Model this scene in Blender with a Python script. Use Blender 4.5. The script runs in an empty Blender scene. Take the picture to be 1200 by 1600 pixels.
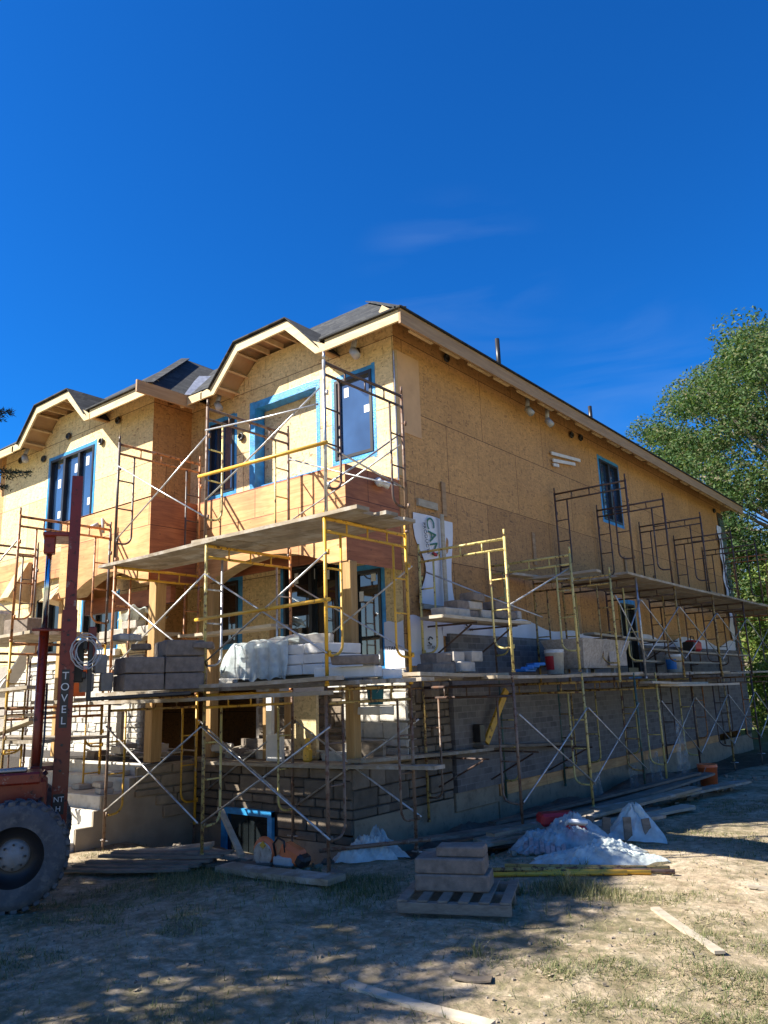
import bpy, math, random
import numpy as np
from mathutils import Vector, Matrix

random.seed(7)
RNG = np.random.default_rng(7)
S = bpy.context.scene
COL = S.collection
PI = math.pi

# ---------------------------------------------------------------- camera
cam = bpy.data.objects.new('camera', bpy.data.cameras.new('camera'))
COL.objects.link(cam)
f_, pi_, ro_, ya_ = 1200.73, 0.226522, -0.0343679, -0.671743
cy, sy = math.cos(ya_), math.sin(ya_)
fw = Vector((sy*math.cos(pi_), cy*math.cos(pi_), math.sin(pi_)))
rt = Vector((cy, -sy, 0)); up = rt.cross(fw)
r2 = rt*math.cos(ro_) + up*math.sin(ro_)
u2 = -rt*math.sin(ro_) + up*math.cos(ro_)
cam.matrix_world = Matrix(((r2.x, u2.x, -fw.x, 0), (r2.y, u2.y, -fw.y, 0), (r2.z, u2.z, -fw.z, 2.0), (0, 0, 0, 1)))
cam.data.sensor_fit = 'VERTICAL'; cam.data.sensor_height = 36; cam.data.lens = 36*f_/1600
cam.data.clip_start = 0.05; cam.data.clip_end = 2000
S.camera = cam

# ---------------------------------------------------------------- world, sun, exposure
SUN = Vector((-0.5, -0.56, 0.66)).normalized()
W = bpy.data.worlds.new('World'); S.world = W; W.use_nodes = True
nt = W.node_tree; nt.nodes.clear()
wo = nt.nodes.new('ShaderNodeOutputWorld'); bg = nt.nodes.new('ShaderNodeBackground')
sk = nt.nodes.new('ShaderNodeTexSky'); sk.sky_type = 'NISHITA'; sk.sun_disc = False
sk.sun_elevation = math.asin(SUN.z); sk.sun_rotation = math.atan2(SUN.x, SUN.y)
sk.air_density = 1.0; sk.dust_density = 0.2; sk.ozone_density = 4.0; sk.altitude = 300
hs = nt.nodes.new('ShaderNodeHueSaturation'); hs.inputs['Saturation'].default_value = 1.12; hs.inputs['Hue'].default_value = 0.508
tn = nt.nodes.new('ShaderNodeMix'); tn.data_type = 'RGBA'; tn.blend_type = 'MULTIPLY'; tn.inputs[0].default_value = 1.0; tn.inputs[7].default_value = (0.12, 0.82, 1.36, 1)
nt.links.new(hs.outputs[0], tn.inputs[6])
nt.links.new(sk.outputs[0], hs.inputs['Color'])
# thin cirrus
tc = nt.nodes.new('ShaderNodeTexCoord')
mp = nt.nodes.new('ShaderNodeMapping'); mp.inputs['Rotation'].default_value = (0.2, 0.55, 0.3); mp.inputs['Scale'].default_value = (1.6, 1.6, 9)
nz = nt.nodes.new('ShaderNodeTexNoise'); nz.inputs['Scale'].default_value = 2.1; nz.inputs['Detail'].default_value = 8; nz.inputs['Distortion'].default_value = 0.5
cr = nt.nodes.new('ShaderNodeValToRGB'); cr.color_ramp.elements[0].position = 0.42; cr.color_ramp.elements[1].position = 0.80
cr.color_ramp.elements[1].color = (0.15, 0.15, 0.15, 1)
mx = nt.nodes.new('ShaderNodeMix'); mx.data_type = 'RGBA'; mx.inputs[7].default_value = (3.2, 4.4, 6.0, 1)
nt.links.new(tc.outputs['Generated'], mp.inputs[0]); nt.links.new(mp.outputs[0], nz.inputs['Vector'])
nt.links.new(nz.outputs[0], cr.inputs[0])
def patch(d, lo, hi):
    vd = nt.nodes.new('ShaderNodeVectorMath'); vd.operation = 'DOT_PRODUCT'; vd.inputs[1].default_value = Vector(d).normalized()
    nt.links.new(tc.outputs['Generated'], vd.inputs[0]); mr = nt.nodes.new('ShaderNodeMapRange'); mr.interpolation_type = 'SMOOTHSTEP'
    mr.inputs[1].default_value = lo; mr.inputs[2].default_value = hi; nt.links.new(vd.outputs['Value'], mr.inputs[0]); return mr.outputs[0]
ad = nt.nodes.new('ShaderNodeMath'); ad.operation = 'MAXIMUM'
sep_ = nt.nodes.new('ShaderNodeSeparateXYZ'); nt.links.new(tc.outputs['Generated'], sep_.inputs[0])
hz_ = nt.nodes.new('ShaderNodeMapRange'); hz_.interpolation_type = 'SMOOTHSTEP'; hz_.inputs[1].default_value = 0.10; hz_.inputs[2].default_value = 0.30; nt.links.new(sep_.outputs[2], hz_.inputs[0])
sn_ = patch(SUN, .74, .93)
iv_ = nt.nodes.new('ShaderNodeMath'); iv_.operation = 'SUBTRACT'; iv_.inputs[0].default_value = 1.0; nt.links.new(sn_, iv_.inputs[1])
tf_ = nt.nodes.new('ShaderNodeMath'); tf_.operation = 'MULTIPLY'; nt.links.new(hz_.outputs[0], tf_.inputs[0]); nt.links.new(iv_.outputs[0], tf_.inputs[1]); nt.links.new(tf_.outputs[0], tn.inputs[0])
nt.links.new(patch((-.47, .745, .455), .988, .9996), ad.inputs[0]); nt.links.new(patch((-.31, .88, .34), .990, .9995), ad.inputs[1])
ml_ = nt.nodes.new('ShaderNodeMath'); ml_.operation = 'MULTIPLY'; nt.links.new(cr.outputs[0], ml_.inputs[0]); nt.links.new(ad.outputs[0], ml_.inputs[1]); nt.links.new(ml_.outputs[0], mx.inputs[0])
nt.links.new(tn.outputs[2], mx.inputs[6]); nt.links.new(mx.outputs[2], bg.inputs[0])
bg.inputs[1].default_value = 0.057
nt.links.new(bg.outputs[0], wo.inputs[0])
sun = bpy.data.objects.new('sun', bpy.data.lights.new('sun', 'SUN')); COL.objects.link(sun)
sun.data.energy = 5.0; sun.data.angle = math.radians(0.53); sun.data.color = (1.0, 0.95, 0.86)
sun.rotation_euler = SUN.to_track_quat('Z', 'Y').to_euler()
S.view_settings.view_transform = 'Standard'; S.view_settings.look = 'None'
S.view_settings.exposure = 1.36; S.view_settings.gamma = 1.0; S.view_settings.use_curve_mapping = False
S.cycles.max_bounces = 6; S.cycles.transparent_max_bounces = 8; S.cycles.diffuse_bounces = 3

# ---------------------------------------------------------------- material helpers
class NT:
    def __init__(s, name):
        s.m = bpy.data.materials.new(name); s.m.use_nodes = True
        s.t = s.m.node_tree; s.t.nodes.clear()
        s.out = s.n('ShaderNodeOutputMaterial'); s.p = s.n('ShaderNodeBsdfPrincipled')
        s.l(s.p.outputs[0], s.out.inputs[0])
        s.tc = s.n('ShaderNodeTexCoord')
    def n(s, t, **kw):
        nd = s.t.nodes.new(t)
        for k, v in kw.items(): setattr(nd, k, v)
        return nd
    def l(s, a, b): s.t.links.new(a, b)
    def val(s, sock, v):
        if hasattr(v, 'is_output') or isinstance(v, bpy.types.NodeSocket): s.l(v, sock)
        else: sock.default_value = v
    def math(s, op, a, b=0.0, c=0.0):
        nd = s.n('ShaderNodeMath', operation=op)
        s.val(nd.inputs[0], a); s.val(nd.inputs[1], b); s.val(nd.inputs[2], c)
        return nd.outputs[0]
    def obj(s): return s.tc.outputs['Object']
    def sep(s, v):
        nd = s.n('ShaderNodeSeparateXYZ'); s.l(v, nd.inputs[0]); return nd.outputs
    def comb(s, x, y, z=0.0):
        nd = s.n('ShaderNodeCombineXYZ')
        for i, v in enumerate((x, y, z)): s.val(nd.inputs[i], v)
        return nd.outputs[0]
    def mapping(s, v, scale=(1, 1, 1), rot=(0, 0, 0), loc=(0, 0, 0)):
        nd = s.n('ShaderNodeMapping'); s.l(v, nd.inputs[0])
        nd.inputs['Scale'].default_value = scale; nd.inputs['Rotation'].default_value = rot; nd.inputs['Location'].default_value = loc
        return nd.outputs[0]
    def noise(s, v, scale, detail=4, rough=0.55, dist=0.0):
        nd = s.n('ShaderNodeTexNoise'); s.l(v, nd.inputs['Vector'])
        nd.inputs['Scale'].default_value = scale; nd.inputs['Detail'].default_value = detail
        nd.inputs['Roughness'].default_value = rough; nd.inputs['Distortion'].default_value = dist
        return nd.outputs[0]
    def vor(s, v, scale, out=1, feature='F1'):
        nd = s.n('ShaderNodeTexVoronoi', feature=feature); s.l(v, nd.inputs['Vector']); nd.inputs['Scale'].default_value = scale
        return nd.outputs[out]
    def ramp(s, fac, stops, interp='LINEAR'):
        nd = s.n('ShaderNodeValToRGB'); nd.color_ramp.interpolation = interp
        els = nd.color_ramp.elements
        while len(els) < len(stops): els.new(0.5)
        for e, (p, c) in zip(els, stops):
            e.position = p; e.color = (c, c, c, 1) if not hasattr(c, '__len__') else (c[0], c[1], c[2], 1)
        s.l(fac, nd.inputs[0]); return nd.outputs[0]
    def mix(s, fac, a, b, mode='MIX'):
        nd = s.n('ShaderNodeMix', data_type='RGBA', blend_type=mode)
        s.val(nd.inputs[0], fac)
        for i, v in ((6, a), (7, b)):
            if isinstance(v, bpy.types.NodeSocket): s.l(v, nd.inputs[i])
            else: nd.inputs[i].default_value = (*v[:3], 1)
        return nd.outputs[2]
    def bump(s, h, strength=0.3, dist=0.01):
        nd = s.n('ShaderNodeBump'); nd.inputs['Strength'].default_value = strength; nd.inputs['Distance'].default_value = dist
        s.l(h, nd.inputs['Height']); s.l(nd.outputs[0], s.p.inputs['Normal'])
    def color(s, c): s.val(s.p.inputs['Base Color'], c if isinstance(c, bpy.types.NodeSocket) else (*c, 1))
    def rough(s, r): s.val(s.p.inputs['Roughness'], r)
    def island(s): return s.n('ShaderNodeNewGeometry').outputs['Random Per Island']
    def oinfo(s): return s.n('ShaderNodeObjectInfo').outputs['Random']

def mul(c, k): return tuple(min(1, x*k) for x in c)

def m_plain(name, col, rough=0.6, var=0.25, scale=6, bump=0.15, metal=0.0, isl=0.0, dirt=None, spec=0.5):
    s = NT(name); v = s.noise(s.obj(), scale, 5)
    c = s.mix(s.ramp(v, [(0.3, 0), (0.7, 1)]), mul(col, 1-var), mul(col, 1+var))
    if isl: c = s.mix(1.0, c, s.ramp(s.island(), [(0, 1-isl), (1, 1)]), 'MULTIPLY')
    if dirt: c = s.mix(s.ramp(s.noise(s.obj(), scale*2.3, 6, 0.65), [(0.5, 0), (0.72, 0.9)]), c, dirt)
    s.color(c); s.rough(rough); s.p.inputs['Metallic'].default_value = metal
    s.p.inputs['Specular IOR Level'].default_value = spec
    if bump: s.bump(s.noise(s.obj(), scale*6, 5), bump, 0.01)
    return s.m

def m_osb(name, light, dark, seams=True, studs=0.35, uoff=0.0, tone=1.0):
    s = NT(name); x, y, z = s.sep(s.obj())[:3]
    u = s.math('ADD', s.math('ADD', x, y), uoff); v = z
    base = s.comb(u, v, 0.0)
    reg = s.noise(base, 9, 1)
    a = s.n('ShaderNodeSeparateColor'); s.l(s.vor(s.mapping(base, (11, 34, 1), (0, 0, 0.5)), 1.0, 1), a.inputs[0])
    b = s.n('ShaderNodeSeparateColor'); s.l(s.vor(s.mapping(base, (11, 34, 1), (0, 0, -0.8)), 1.0, 1), b.inputs[0])
    d = s.n('ShaderNodeSeparateColor'); s.l(s.vor(s.mapping(base, (32, 11, 1), (0, 0, 0.2)), 1.0, 1), d.inputs[0])
    f1 = s.mix(s.ramp(reg, [(0.46, 0), (0.5, 1)]), a.outputs[0], b.outputs[1])
    f2 = s.mix(s.ramp(s.noise(base, 14, 1), [(0.52, 0), (0.56, 1)]), f1, d.outputs[0])
    c = s.ramp(f2, [(0.0, mul(dark, 1.3*tone)), (0.09, mul(light, 0.80*tone)), (0.5, mul(light, 0.97*tone)), (1.0, mul(light, 1.14*tone))])
    big = s.noise(base, 0.8, 3)
    c = s.mix(1.0, c, s.ramp(big, [(0.3, (0.86, 0.84, 0.80)), (0.7, (1.04, 1.03, 1.0))]), 'MULTIPLY')
    if seams:
        br = s.n('ShaderNodeTexBrick'); s.l(s.comb(u, s.math('SUBTRACT', v, 5.25), 0.0), br.inputs['Vector'])
        br.inputs['Scale'].default_value = 1.0; br.inputs['Brick Width'].default_value = 2.44; br.inputs['Row Height'].default_value = 1.22
        br.inputs['Mortar Size'].default_value = 0.008; br.inputs['Mortar Smooth'].default_value = 0.3
        br.inputs['Color1'].default_value = (1, 1, 1, 1); br.inputs['Color2'].default_value = (0.80, 0.76, 0.70, 1); br.inputs['Mortar'].default_value = (0.2, 0.14, 0.1, 1)
        c = s.mix(1.0, c, br.outputs[0], 'MULTIPLY')
    if studs:
        fr = s.math('FRACT', s.math('DIVIDE', u, 0.406))
        ln = s.math('LESS_THAN', s.math('ABSOLUTE', s.math('SUBTRACT', fr, 0.5)), 0.011)
        wob = s.ramp(s.noise(s.comb(u, s.math('MULTIPLY', v, 1.0), 0.0), 2.5, 2), [(0.42, 0), (0.6, 1)])
        c = s.mix(s.math('MULTIPLY', s.math('MULTIPLY', ln, wob), studs), c, (0.08, 0.05, 0.03))
        fz = s.math('FRACT', s.math('DIVIDE', v, 0.16))
        nail = s.math('MULTIPLY', s.math('LESS_THAN', s.math('ABSOLUTE', s.math('SUBTRACT', fr, 0.47)), 0.022), s.math('LESS_THAN', fz, 0.09))
        c = s.mix(s.math('MULTIPLY', nail, 0.7), c, (0.05, 0.03, 0.02))
    # water stains
    st = s.noise(s.comb(s.math('MULTIPLY', u, 5.0), s.math('MULTIPLY', v, 0.6), 0.0), 1.3, 5)
    c = s.mix(s.ramp(st, [(0.60, 0), (0.8, 0.4)]), c, mul(dark, 1.3))
    s.color(c); s.rough(0.75); s.bump(f2, 0.25, 0.004)
    return s.m

def m_ply(name, col, dark):
    s = NT(name); x, y, z = s.sep(s.obj())[:3]
    u = s.math('ADD', x, y)
    g = s.noise(s.comb(s.math('MULTIPLY', u, 1.0), s.math('MULTIPLY', z, 9.0), 0.0), 2.2, 6, 0.6, 0.8)
    c = s.mix(s.ramp(g, [(0.35, 0), (0.68, 1)]), dark, col)
    bl = s.noise(s.comb(u, z, 0.0), 1.4, 3)
    c = s.mix(1.0, c, s.ramp(bl, [(0.35, (0.72, 0.66, 0.62)), (0.65, (1.08, 1.05, 1.0))]), 'MULTIPLY')
    kn = s.vor(s.comb(u, s.math('MULTIPLY', z, 1.4), 0.0), 4.2, 0)
    c = s.mix(s.ramp(kn, [(0.03, 0.75), (0.09, 0.0)]), c, (0.06, 0.03, 0.015))
    br = s.n('ShaderNodeTexBrick'); s.l(s.comb(u, s.math('SUBTRACT', z, 4.72), 0.0), br.inputs['Vector'])
    br.inputs['Scale'].default_value = 1.0; br.inputs['Brick Width'].default_value = 2.44; br.inputs['Row Height'].default_value = 1.22
    br.inputs['Mortar Size'].default_value = 0.006; br.offset = 0.4
    br.inputs['Color1'].default_value = (1, 1, 1, 1); br.inputs['Color2'].default_value = (0.78, 0.72, 0.68, 1); br.inputs['Mortar'].default_value = (0.2, 0.12, 0.1, 1)
    c = s.mix(1.0, c, br.outputs[0], 'MULTIPLY')
    s.color(c); s.rough(0.65); s.bump(g, 0.2, 0.004)
    return s.m

def m_wood(name, col, dark, stretch=(1, 1, 1), isl=0.3, sc=6.0, dirt=None):
    s = NT(name)
    v = s.mapping(s.obj(), stretch)
    ri = s.island()
    v2 = s.n('ShaderNodeVectorMath', operation='ADD'); s.l(v, v2.inputs[0]); s.l(s.comb(s.math('MULTIPLY', ri, 37.0), s.math('MULTIPLY', s.oinfo(), 11.0), 0.0), v2.inputs[1])
    g = s.noise(v2.outputs[0], sc, 6, 0.6, 0.6)
    c = s.mix(s.ramp(g, [(0.3, 0), (0.72, 1)]), dark, col)
    c = s.mix(1.0, c, s.ramp(ri, [(0, 1-isl), (1, 1.0)]), 'MULTIPLY')
    c = s.mix(1.0, c, s.ramp(s.oinfo(), [(0, 1-isl), (1, 1.0)]), 'MULTIPLY')
    if dirt: c = s.mix(s.ramp(s.noise(s.obj(), 3.0, 6, 0.7), [(0.48, 0), (0.66, 0.8)]), c, dirt)
    s.color(c); s.rough(0.75); s.bump(g, 0.3, 0.004)
    return s.m

def m_paint(name, col, chip=(0.12, 0.055, 0.03), amt=0.5, rough=0.45):
    s = NT(name); o = s.obj(); r = s.oinfo()
    vv = s.n('ShaderNodeVectorMath', operation='ADD'); s.l(o, vv.inputs[0]); s.l(s.comb(s.math('MULTIPLY', r, 31.0), 0.0, s.math('MULTIPLY', r, 17.0)), vv.inputs[1])
    c = s.mix(s.ramp(s.noise(vv.outputs[0], 1.8, 3), [(0.3, 0), (0.7, 1)]), mul(col, 0.72), mul(col, 1.12))
    k = s.noise(vv.outputs[0], 13, 6, 0.7)
    m = s.ramp(k, [(0.62-0.16*amt, 0), (0.68-0.14*amt, 1)])
    c = s.mix(m, c, chip)
    cem = s.ramp(s.noise(vv.outputs[0], 5, 6, 0.75), [(0.60, 0), (0.68, 0.8)])
    c = s.mix(cem, c, (0.30, 0.27, 0.23))
    s.color(c); s.rough(s.math('ADD', s.math('MULTIPLY', m, 0.35), rough)); s.bump(k, 0.25, 0.003)
    return s.m

M = {}
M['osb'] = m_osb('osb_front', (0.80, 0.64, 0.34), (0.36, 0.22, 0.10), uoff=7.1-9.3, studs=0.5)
M['osb_side_shaded'] = m_osb('osb_side_shaded', (0.56, 0.305, 0.110), (0.24, 0.125, 0.045), studs=0.45)  # front sheathing toned darker and warmer, the wall's shade put into its colour
M['osb_grey'] = m_osb('osb_weathered', (0.49, 0.265, 0.10), (0.16, 0.09, 0.045), studs=0.8)
M['osb_plain'] = m_osb('osb_loose', (0.66, 0.52, 0.29), (0.25, 0.14, 0.06), seams=False, studs=0)
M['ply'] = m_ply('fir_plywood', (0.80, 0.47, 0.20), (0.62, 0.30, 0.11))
M['ply_dark'] = m_ply('shaded_red_plywood', (0.46, 0.17, 0.065), (0.27, 0.085, 0.03))  # darker, redder copy of the band plywood, standing in for shade
M['lumber'] = m_wood('new_lumber', (0.72, 0.54, 0.30), (0.50, 0.33, 0.15), (1, 1, 1), 0.18)
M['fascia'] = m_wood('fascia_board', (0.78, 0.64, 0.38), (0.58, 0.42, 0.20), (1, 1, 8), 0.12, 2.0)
M['fascia_side'] = m_wood('fascia_brown', (0.46, 0.30, 0.16), (0.30, 0.18, 0.09), (8, 0.6, 8), 0.12, 2.0)  # darker and browner than the front fascia boards
M['post'] = m_wood('post_timber', (0.60, 0.38, 0.15), (0.36, 0.20, 0.07), (9, 9, 0.7), 0.12, 2.0)
M['plank'] = m_wood('weathered_plank', (0.56, 0.46, 0.32), (0.32, 0.25, 0.165), (1.2, 1.2, 9), 0.45, 3.0, (0.46, 0.43, 0.38))
M['oldlumber'] = m_wood('old_lumber', (0.38, 0.31, 0.235), (0.17, 0.135, 0.10), (1.5, 1.5, 6), 0.45, 3.0)
M['palelumber'] = m_wood('pale_lumber', (0.62, 0.55, 0.42), (0.42, 0.34, 0.24), (1.5, 1.5, 6), 0.25, 3.0)
M['pallet'] = m_wood('pallet_wood', (0.44, 0.36, 0.27), (0.25, 0.19, 0.14), (2, 2, 6), 0.3, 4.0)
M['block'] = m_plain('cast_stone_block', (0.24, 0.19, 0.15), 0.9, 0.26, 14, 0.6, isl=0.15)
M['block_light'] = m_plain('split_stone', (0.50, 0.45, 0.38), 0.9, 0.18, 9, 0.6, isl=0.2)
M['cheek'] = m_plain('shaded_step_concrete', (0.34, 0.275, 0.19), 0.9, 0.2, 2.5, 0.4)  # step concrete darkened to paint in the shade on the flight's side
M['mortar_pale'] = m_plain('pale_mortar', (0.34, 0.30, 0.25), 0.95, 0.2, 20, 0.6)
M['stone_tan'] = m_plain('tan_stone_veneer', (0.36, 0.285, 0.19), 0.9, 0.2, 7, 0.8, isl=0.25)
M['patch'] = m_plain('patch_panel', (0.60, 0.36, 0.18), 0.8, 0.12, 3, 0.1)
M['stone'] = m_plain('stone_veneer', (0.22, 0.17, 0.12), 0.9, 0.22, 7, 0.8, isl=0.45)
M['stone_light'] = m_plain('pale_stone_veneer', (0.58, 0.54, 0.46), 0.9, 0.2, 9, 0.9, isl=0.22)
M['mortar'] = m_plain('mortar', (0.05, 0.042, 0.035), 0.95, 0.2, 20, 0.6)
M['concrete'] = m_plain('foundation_concrete', (0.29, 0.22, 0.145), 0.9, 0.18, 3, 0.3, dirt=(0.16, 0.125, 0.085))
M['steps'] = m_plain('step_concrete', (0.62, 0.58, 0.50), 0.9, 0.12, 4, 0.5, dirt=(0.46, 0.40, 0.31))
M['white_sill'] = m_plain('limestone_sill', (0.66, 0.64, 0.60), 0.85, 0.1, 6, 0.2)
M['black'] = m_plain('black_frame', (0.018, 0.018, 0.02), 0.35, 0.2, 6, 0)
M['tape'] = m_plain('blue_flashing_tape', (0.03, 0.25, 0.54), 0.4, 0.35, 7, 0.7)
M['wrap'] = m_plain('white_house_wrap', (0.64, 0.65, 0.70), 0.5, 0.08, 3, 0.3)
M['sticker'] = m_plain('white_sticker', (0.72, 0.74, 0.74), 0.5, 0.05, 8, 0)
M['steel'] = m_plain('galvanised_steel', (0.50, 0.50, 0.49), 0.38, 0.3, 7, 0.1, metal=0.65, dirt=(0.22, 0.17, 0.13))
M['chrome'] = m_plain('cylinder_rod', (0.62, 0.66, 0.72), 0.15, 0.1, 7, 0, metal=1.0)
M['yellow'] = m_paint('yellow_paint', (0.72, 0.40, 0.035), amt=0.25)
M['pale_yellow'] = m_paint('faded_yellow_paint', (0.66, 0.53, 0.18), amt=0.5)
M['dull_yellow'] = m_paint('rusty_yellow_paint', (0.46, 0.31, 0.09), amt=0.8)
M['rust'] = m_paint('rusty_frame', (0.20, 0.13, 0.085), amt=0.7)
M['orange'] = m_paint('orange_frame', (0.50, 0.20, 0.06), amt=0.6)
M['dark'] = m_paint('dark_brown_frame', (0.085, 0.055, 0.045), amt=0.6)
M['green'] = m_paint('green_frame', (0.06, 0.12, 0.09), amt=0.5)
M['red'] = m_paint('red_machine_paint', (0.20, 0.019, 0.009), (0.05, 0.02, 0.015), 0.3, 0.35)
M['red_light'] = m_paint('orange_red_paint', (0.27, 0.032, 0.011), (0.06, 0.02, 0.015), 0.35, 0.35)
M['machine_black'] = m_plain('black_steel', (0.02, 0.018, 0.018), 0.4, 0.4, 4, 0.1)
M['tyre'] = m_plain('tyre_rubber', (0.085, 0.085, 0.088), 0.85, 0.3, 5, 0.4, dirt=(0.17, 0.155, 0.135))
M['hub'] = m_plain('hub_cap', (0.26, 0.25, 0.235), 0.7, 0.2, 9, 0.2, dirt=(0.25, 0.21, 0.17))
M['bucket'] = m_plain('white_bucket', (0.66, 0.65, 0.60), 0.5, 0.08, 6, 0.05, dirt=(0.42, 0.38, 0.33))
M['orange_plastic'] = m_plain('orange_plastic', (0.70, 0.16, 0.05), 0.5, 0.12, 5, 0.05)
M['blue_plastic'] = m_plain('blue_plastic', (0.03, 0.20, 0.52), 0.45, 0.15, 6, 0.1)
M['teal_plastic'] = m_plain('teal_plastic', (0.05, 0.22, 0.30), 0.45, 0.15, 6, 0.1)
M['red_plastic'] = m_plain('red_plastic', (0.45, 0.02, 0.025), 0.45, 0.2, 6, 0.1)
M['grey_plastic'] = m_plain('grey_plastic', (0.38, 0.38, 0.37), 0.5, 0.15, 6, 0.1)
M['ink'] = m_plain('black_ink', (0.02, 0.02, 0.025), 0.5, 0.1, 6, 0)
M['green_ink'] = m_plain('green_ink', (0.02, 0.12, 0.06), 0.5, 0.1, 6, 0)
M['white_ink'] = m_plain('white_ink', (0.7, 0.7, 0.68), 0.5, 0.08, 9, 0)
M['tub'] = m_plain('mortar_tub', (0.40, 0.36, 0.31), 0.9, 0.25, 14, 0.5, dirt=(0.22, 0.18, 0.15))
M['wire'] = m_plain('wire', (0.45, 0.45, 0.45), 0.4, 0.1, 4, 0)
M['bark'] = m_plain('bark', (0.20, 0.165, 0.13), 0.95, 0.3, 4, 0.8)
M['dirtpile'] = m_plain('dark_soil', (0.13, 0.10, 0.075), 1.0, 0.35, 8, 0.8)
M['pebble'] = m_plain('pebbles', (0.30, 0.25, 0.19), 0.95, 0.3, 2, 0.2, isl=0.5)
M['chips'] = m_plain('wood_chips', (0.42, 0.34, 0.23), 0.9, 0.2, 2, 0, isl=0.5)
M['roof_in'] = m_wood('roof_deck_underside', (0.50, 0.33, 0.17), (0.32, 0.19, 0.09), (1, 1, 1), 0.1, 2.0)

def m_glass(name, base, refl=0.55, rough=0.03):
    s = NT(name)
    g = s.n('ShaderNodeBsdfGlossy'); g.inputs['Roughness'].default_value = rough; g.inputs['Color'].default_value = (0.85, 0.9, 0.95, 1)
    d = s.n('ShaderNodeBsdfDiffuse'); s.l(s.mix(s.ramp(s.noise(s.obj(), 1.3, 3), [(0.35, 0), (0.65, 1)]), mul(base, 0.5), mul(base, 1.5)), d.inputs[0])
    mxs = s.n('ShaderNodeMixShader'); mxs.inputs[0].default_value = refl
    bp = s.n('ShaderNodeBump'); bp.inputs['Strength'].default_value = 0.04; bp.inputs['Distance'].default_value = 0.02
    s.l(s.noise(s.obj(), 1.5, 2), bp.inputs['Height']); s.l(bp.outputs[0], g.inputs['Normal'])
    s.l(d.outputs[0], mxs.inputs[1]); s.l(g.outputs[0], mxs.inputs[2]); s.l(mxs.outputs[0], s.out.inputs[0])
    return s.m
M['glass'] = m_glass('window_glass', (0.018, 0.045, 0.10), 0.33)
M['glass_dark'] = m_glass('dark_window_glass', (0.012, 0.016, 0.018), 0.14)

def m_film(name, col, op=0.6):
    s = NT(name); s.color(s.mix(s.ramp(s.noise(s.obj(), 9, 4), [(0.3, 0), (0.7, 1)]), mul(col, 0.8), mul(col, 1.15)))
    s.rough(0.22); s.p.inputs['Specular IOR Level'].default_value = 0.8
    t = s.n('ShaderNodeBsdfTransparent'); tl = s.n('ShaderNodeBsdfTranslucent'); tl.inputs[0].default_value = (*col, 1)
    m1 = s.n('ShaderNodeMixShader'); m1.inputs[0].default_value = 0.3; s.l(s.p.outputs[0], m1.inputs[1]); s.l(tl.outputs[0], m1.inputs[2])
    m2 = s.n('ShaderNodeMixShader'); s.l(s.ramp(s.noise(s.obj(), 6, 5), [(0.35, max(0, op-0.25)), (0.65, min(1, op+0.2))]), m2.inputs[0])
    s.l(t.outputs[0], m2.inputs[1]); s.l(m1.outputs[0], m2.inputs[2]); s.l(m2.outputs[0], s.out.inputs[0])
    s.bump(s.noise(s.obj(), 14, 4), 0.5, 0.02)
    return s.m
M['film_thin'] = m_film('thin_plastic_film', (0.42, 0.48, 0.50), 0.30)
M['film'] = m_film('clear_plastic_sheet', (0.60, 0.68, 0.68), 0.72)
M['film_thick'] = m_film('pale_green_plastic_sheet', (0.74, 0.82, 0.78), 0.92)

def m_shingle():
    s = NT('asphalt_shingles'); x, y, z = s.sep(s.obj())[:3]
    fr = s.math('FRACT', s.math('DIVIDE', z, 0.088))
    u = s.math('ADD', x, y)
    row = s.math('FLOOR', s.math('DIVIDE', z, 0.088))
    tab = s.vor(s.comb(s.math('MULTIPLY', u, 5.0), s.math('MULTIPLY', row, 3.7), 0.0), 1.0, 1)
    t = s.n('ShaderNodeSeparateColor'); s.l(tab, t.inputs[0])
    c = s.ramp(t.outputs[0], [(0, (0.014, 0.015, 0.017)), (0.6, (0.032, 0.034, 0.035)), (1, (0.062, 0.062, 0.058))])
    c = s.mix(1.0, c, s.ramp(fr, [(0.0, 0.3), (0.16, 1.0)]), 'MULTIPLY')
    c = s.mix(1.0, c, s.ramp(s.noise(s.obj(), 70, 3), [(0.3, 0.6), (0.7, 1.2)]), 'MULTIPLY')
    s.color(c); s.rough(0.95); s.bump(s.math('ADD', s.math('MULTIPLY', fr, -1.0), s.math('MULTIPLY', t.outputs[1], 0.8)), 0.6, 0.012)
    return s.m
M['shingle'] = m_shingle()

def m_brick():
    s = NT('grey_brick'); x, y, z = s.sep(s.obj())[:3]
    br = s.n('ShaderNodeTexBrick'); s.l(s.comb(s.math('ADD', x, y), z, 0.0), br.inputs['Vector'])
    br.inputs['Scale'].default_value = 1.0; br.inputs['Brick Width'].default_value = 0.27; br.inputs['Row Height'].default_value = 0.10
    br.inputs['Mortar Size'].default_value = 0.006; br.inputs['Mortar Smooth'].default_value = 0.2; br.inputs['Bias'].default_value = -0.35
    br.inputs['Color1'].default_value = (0.175, 0.158, 0.145, 1); br.inputs['Color2'].default_value = (0.075, 0.068, 0.068, 1); br.inputs['Mortar'].default_value = (0.215, 0.20, 0.185, 1)
    c = s.mix(1.0, br.outputs[0], s.ramp(s.noise(s.obj(), 9, 5), [(0.3, 0.78), (0.7, 1.1)]), 'MULTIPLY')
    c = s.mix(s.ramp(s.noise(s.obj(), 0.7, 4), [(0.5, 0), (0.75, 0.45)]), c, (0.25, 0.21, 0.17))
    s.color(c); s.rough(0.9); s.bump(br.outputs[1], -0.5, 0.01)
    return s.m
M['brick'] = m_brick()

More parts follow.
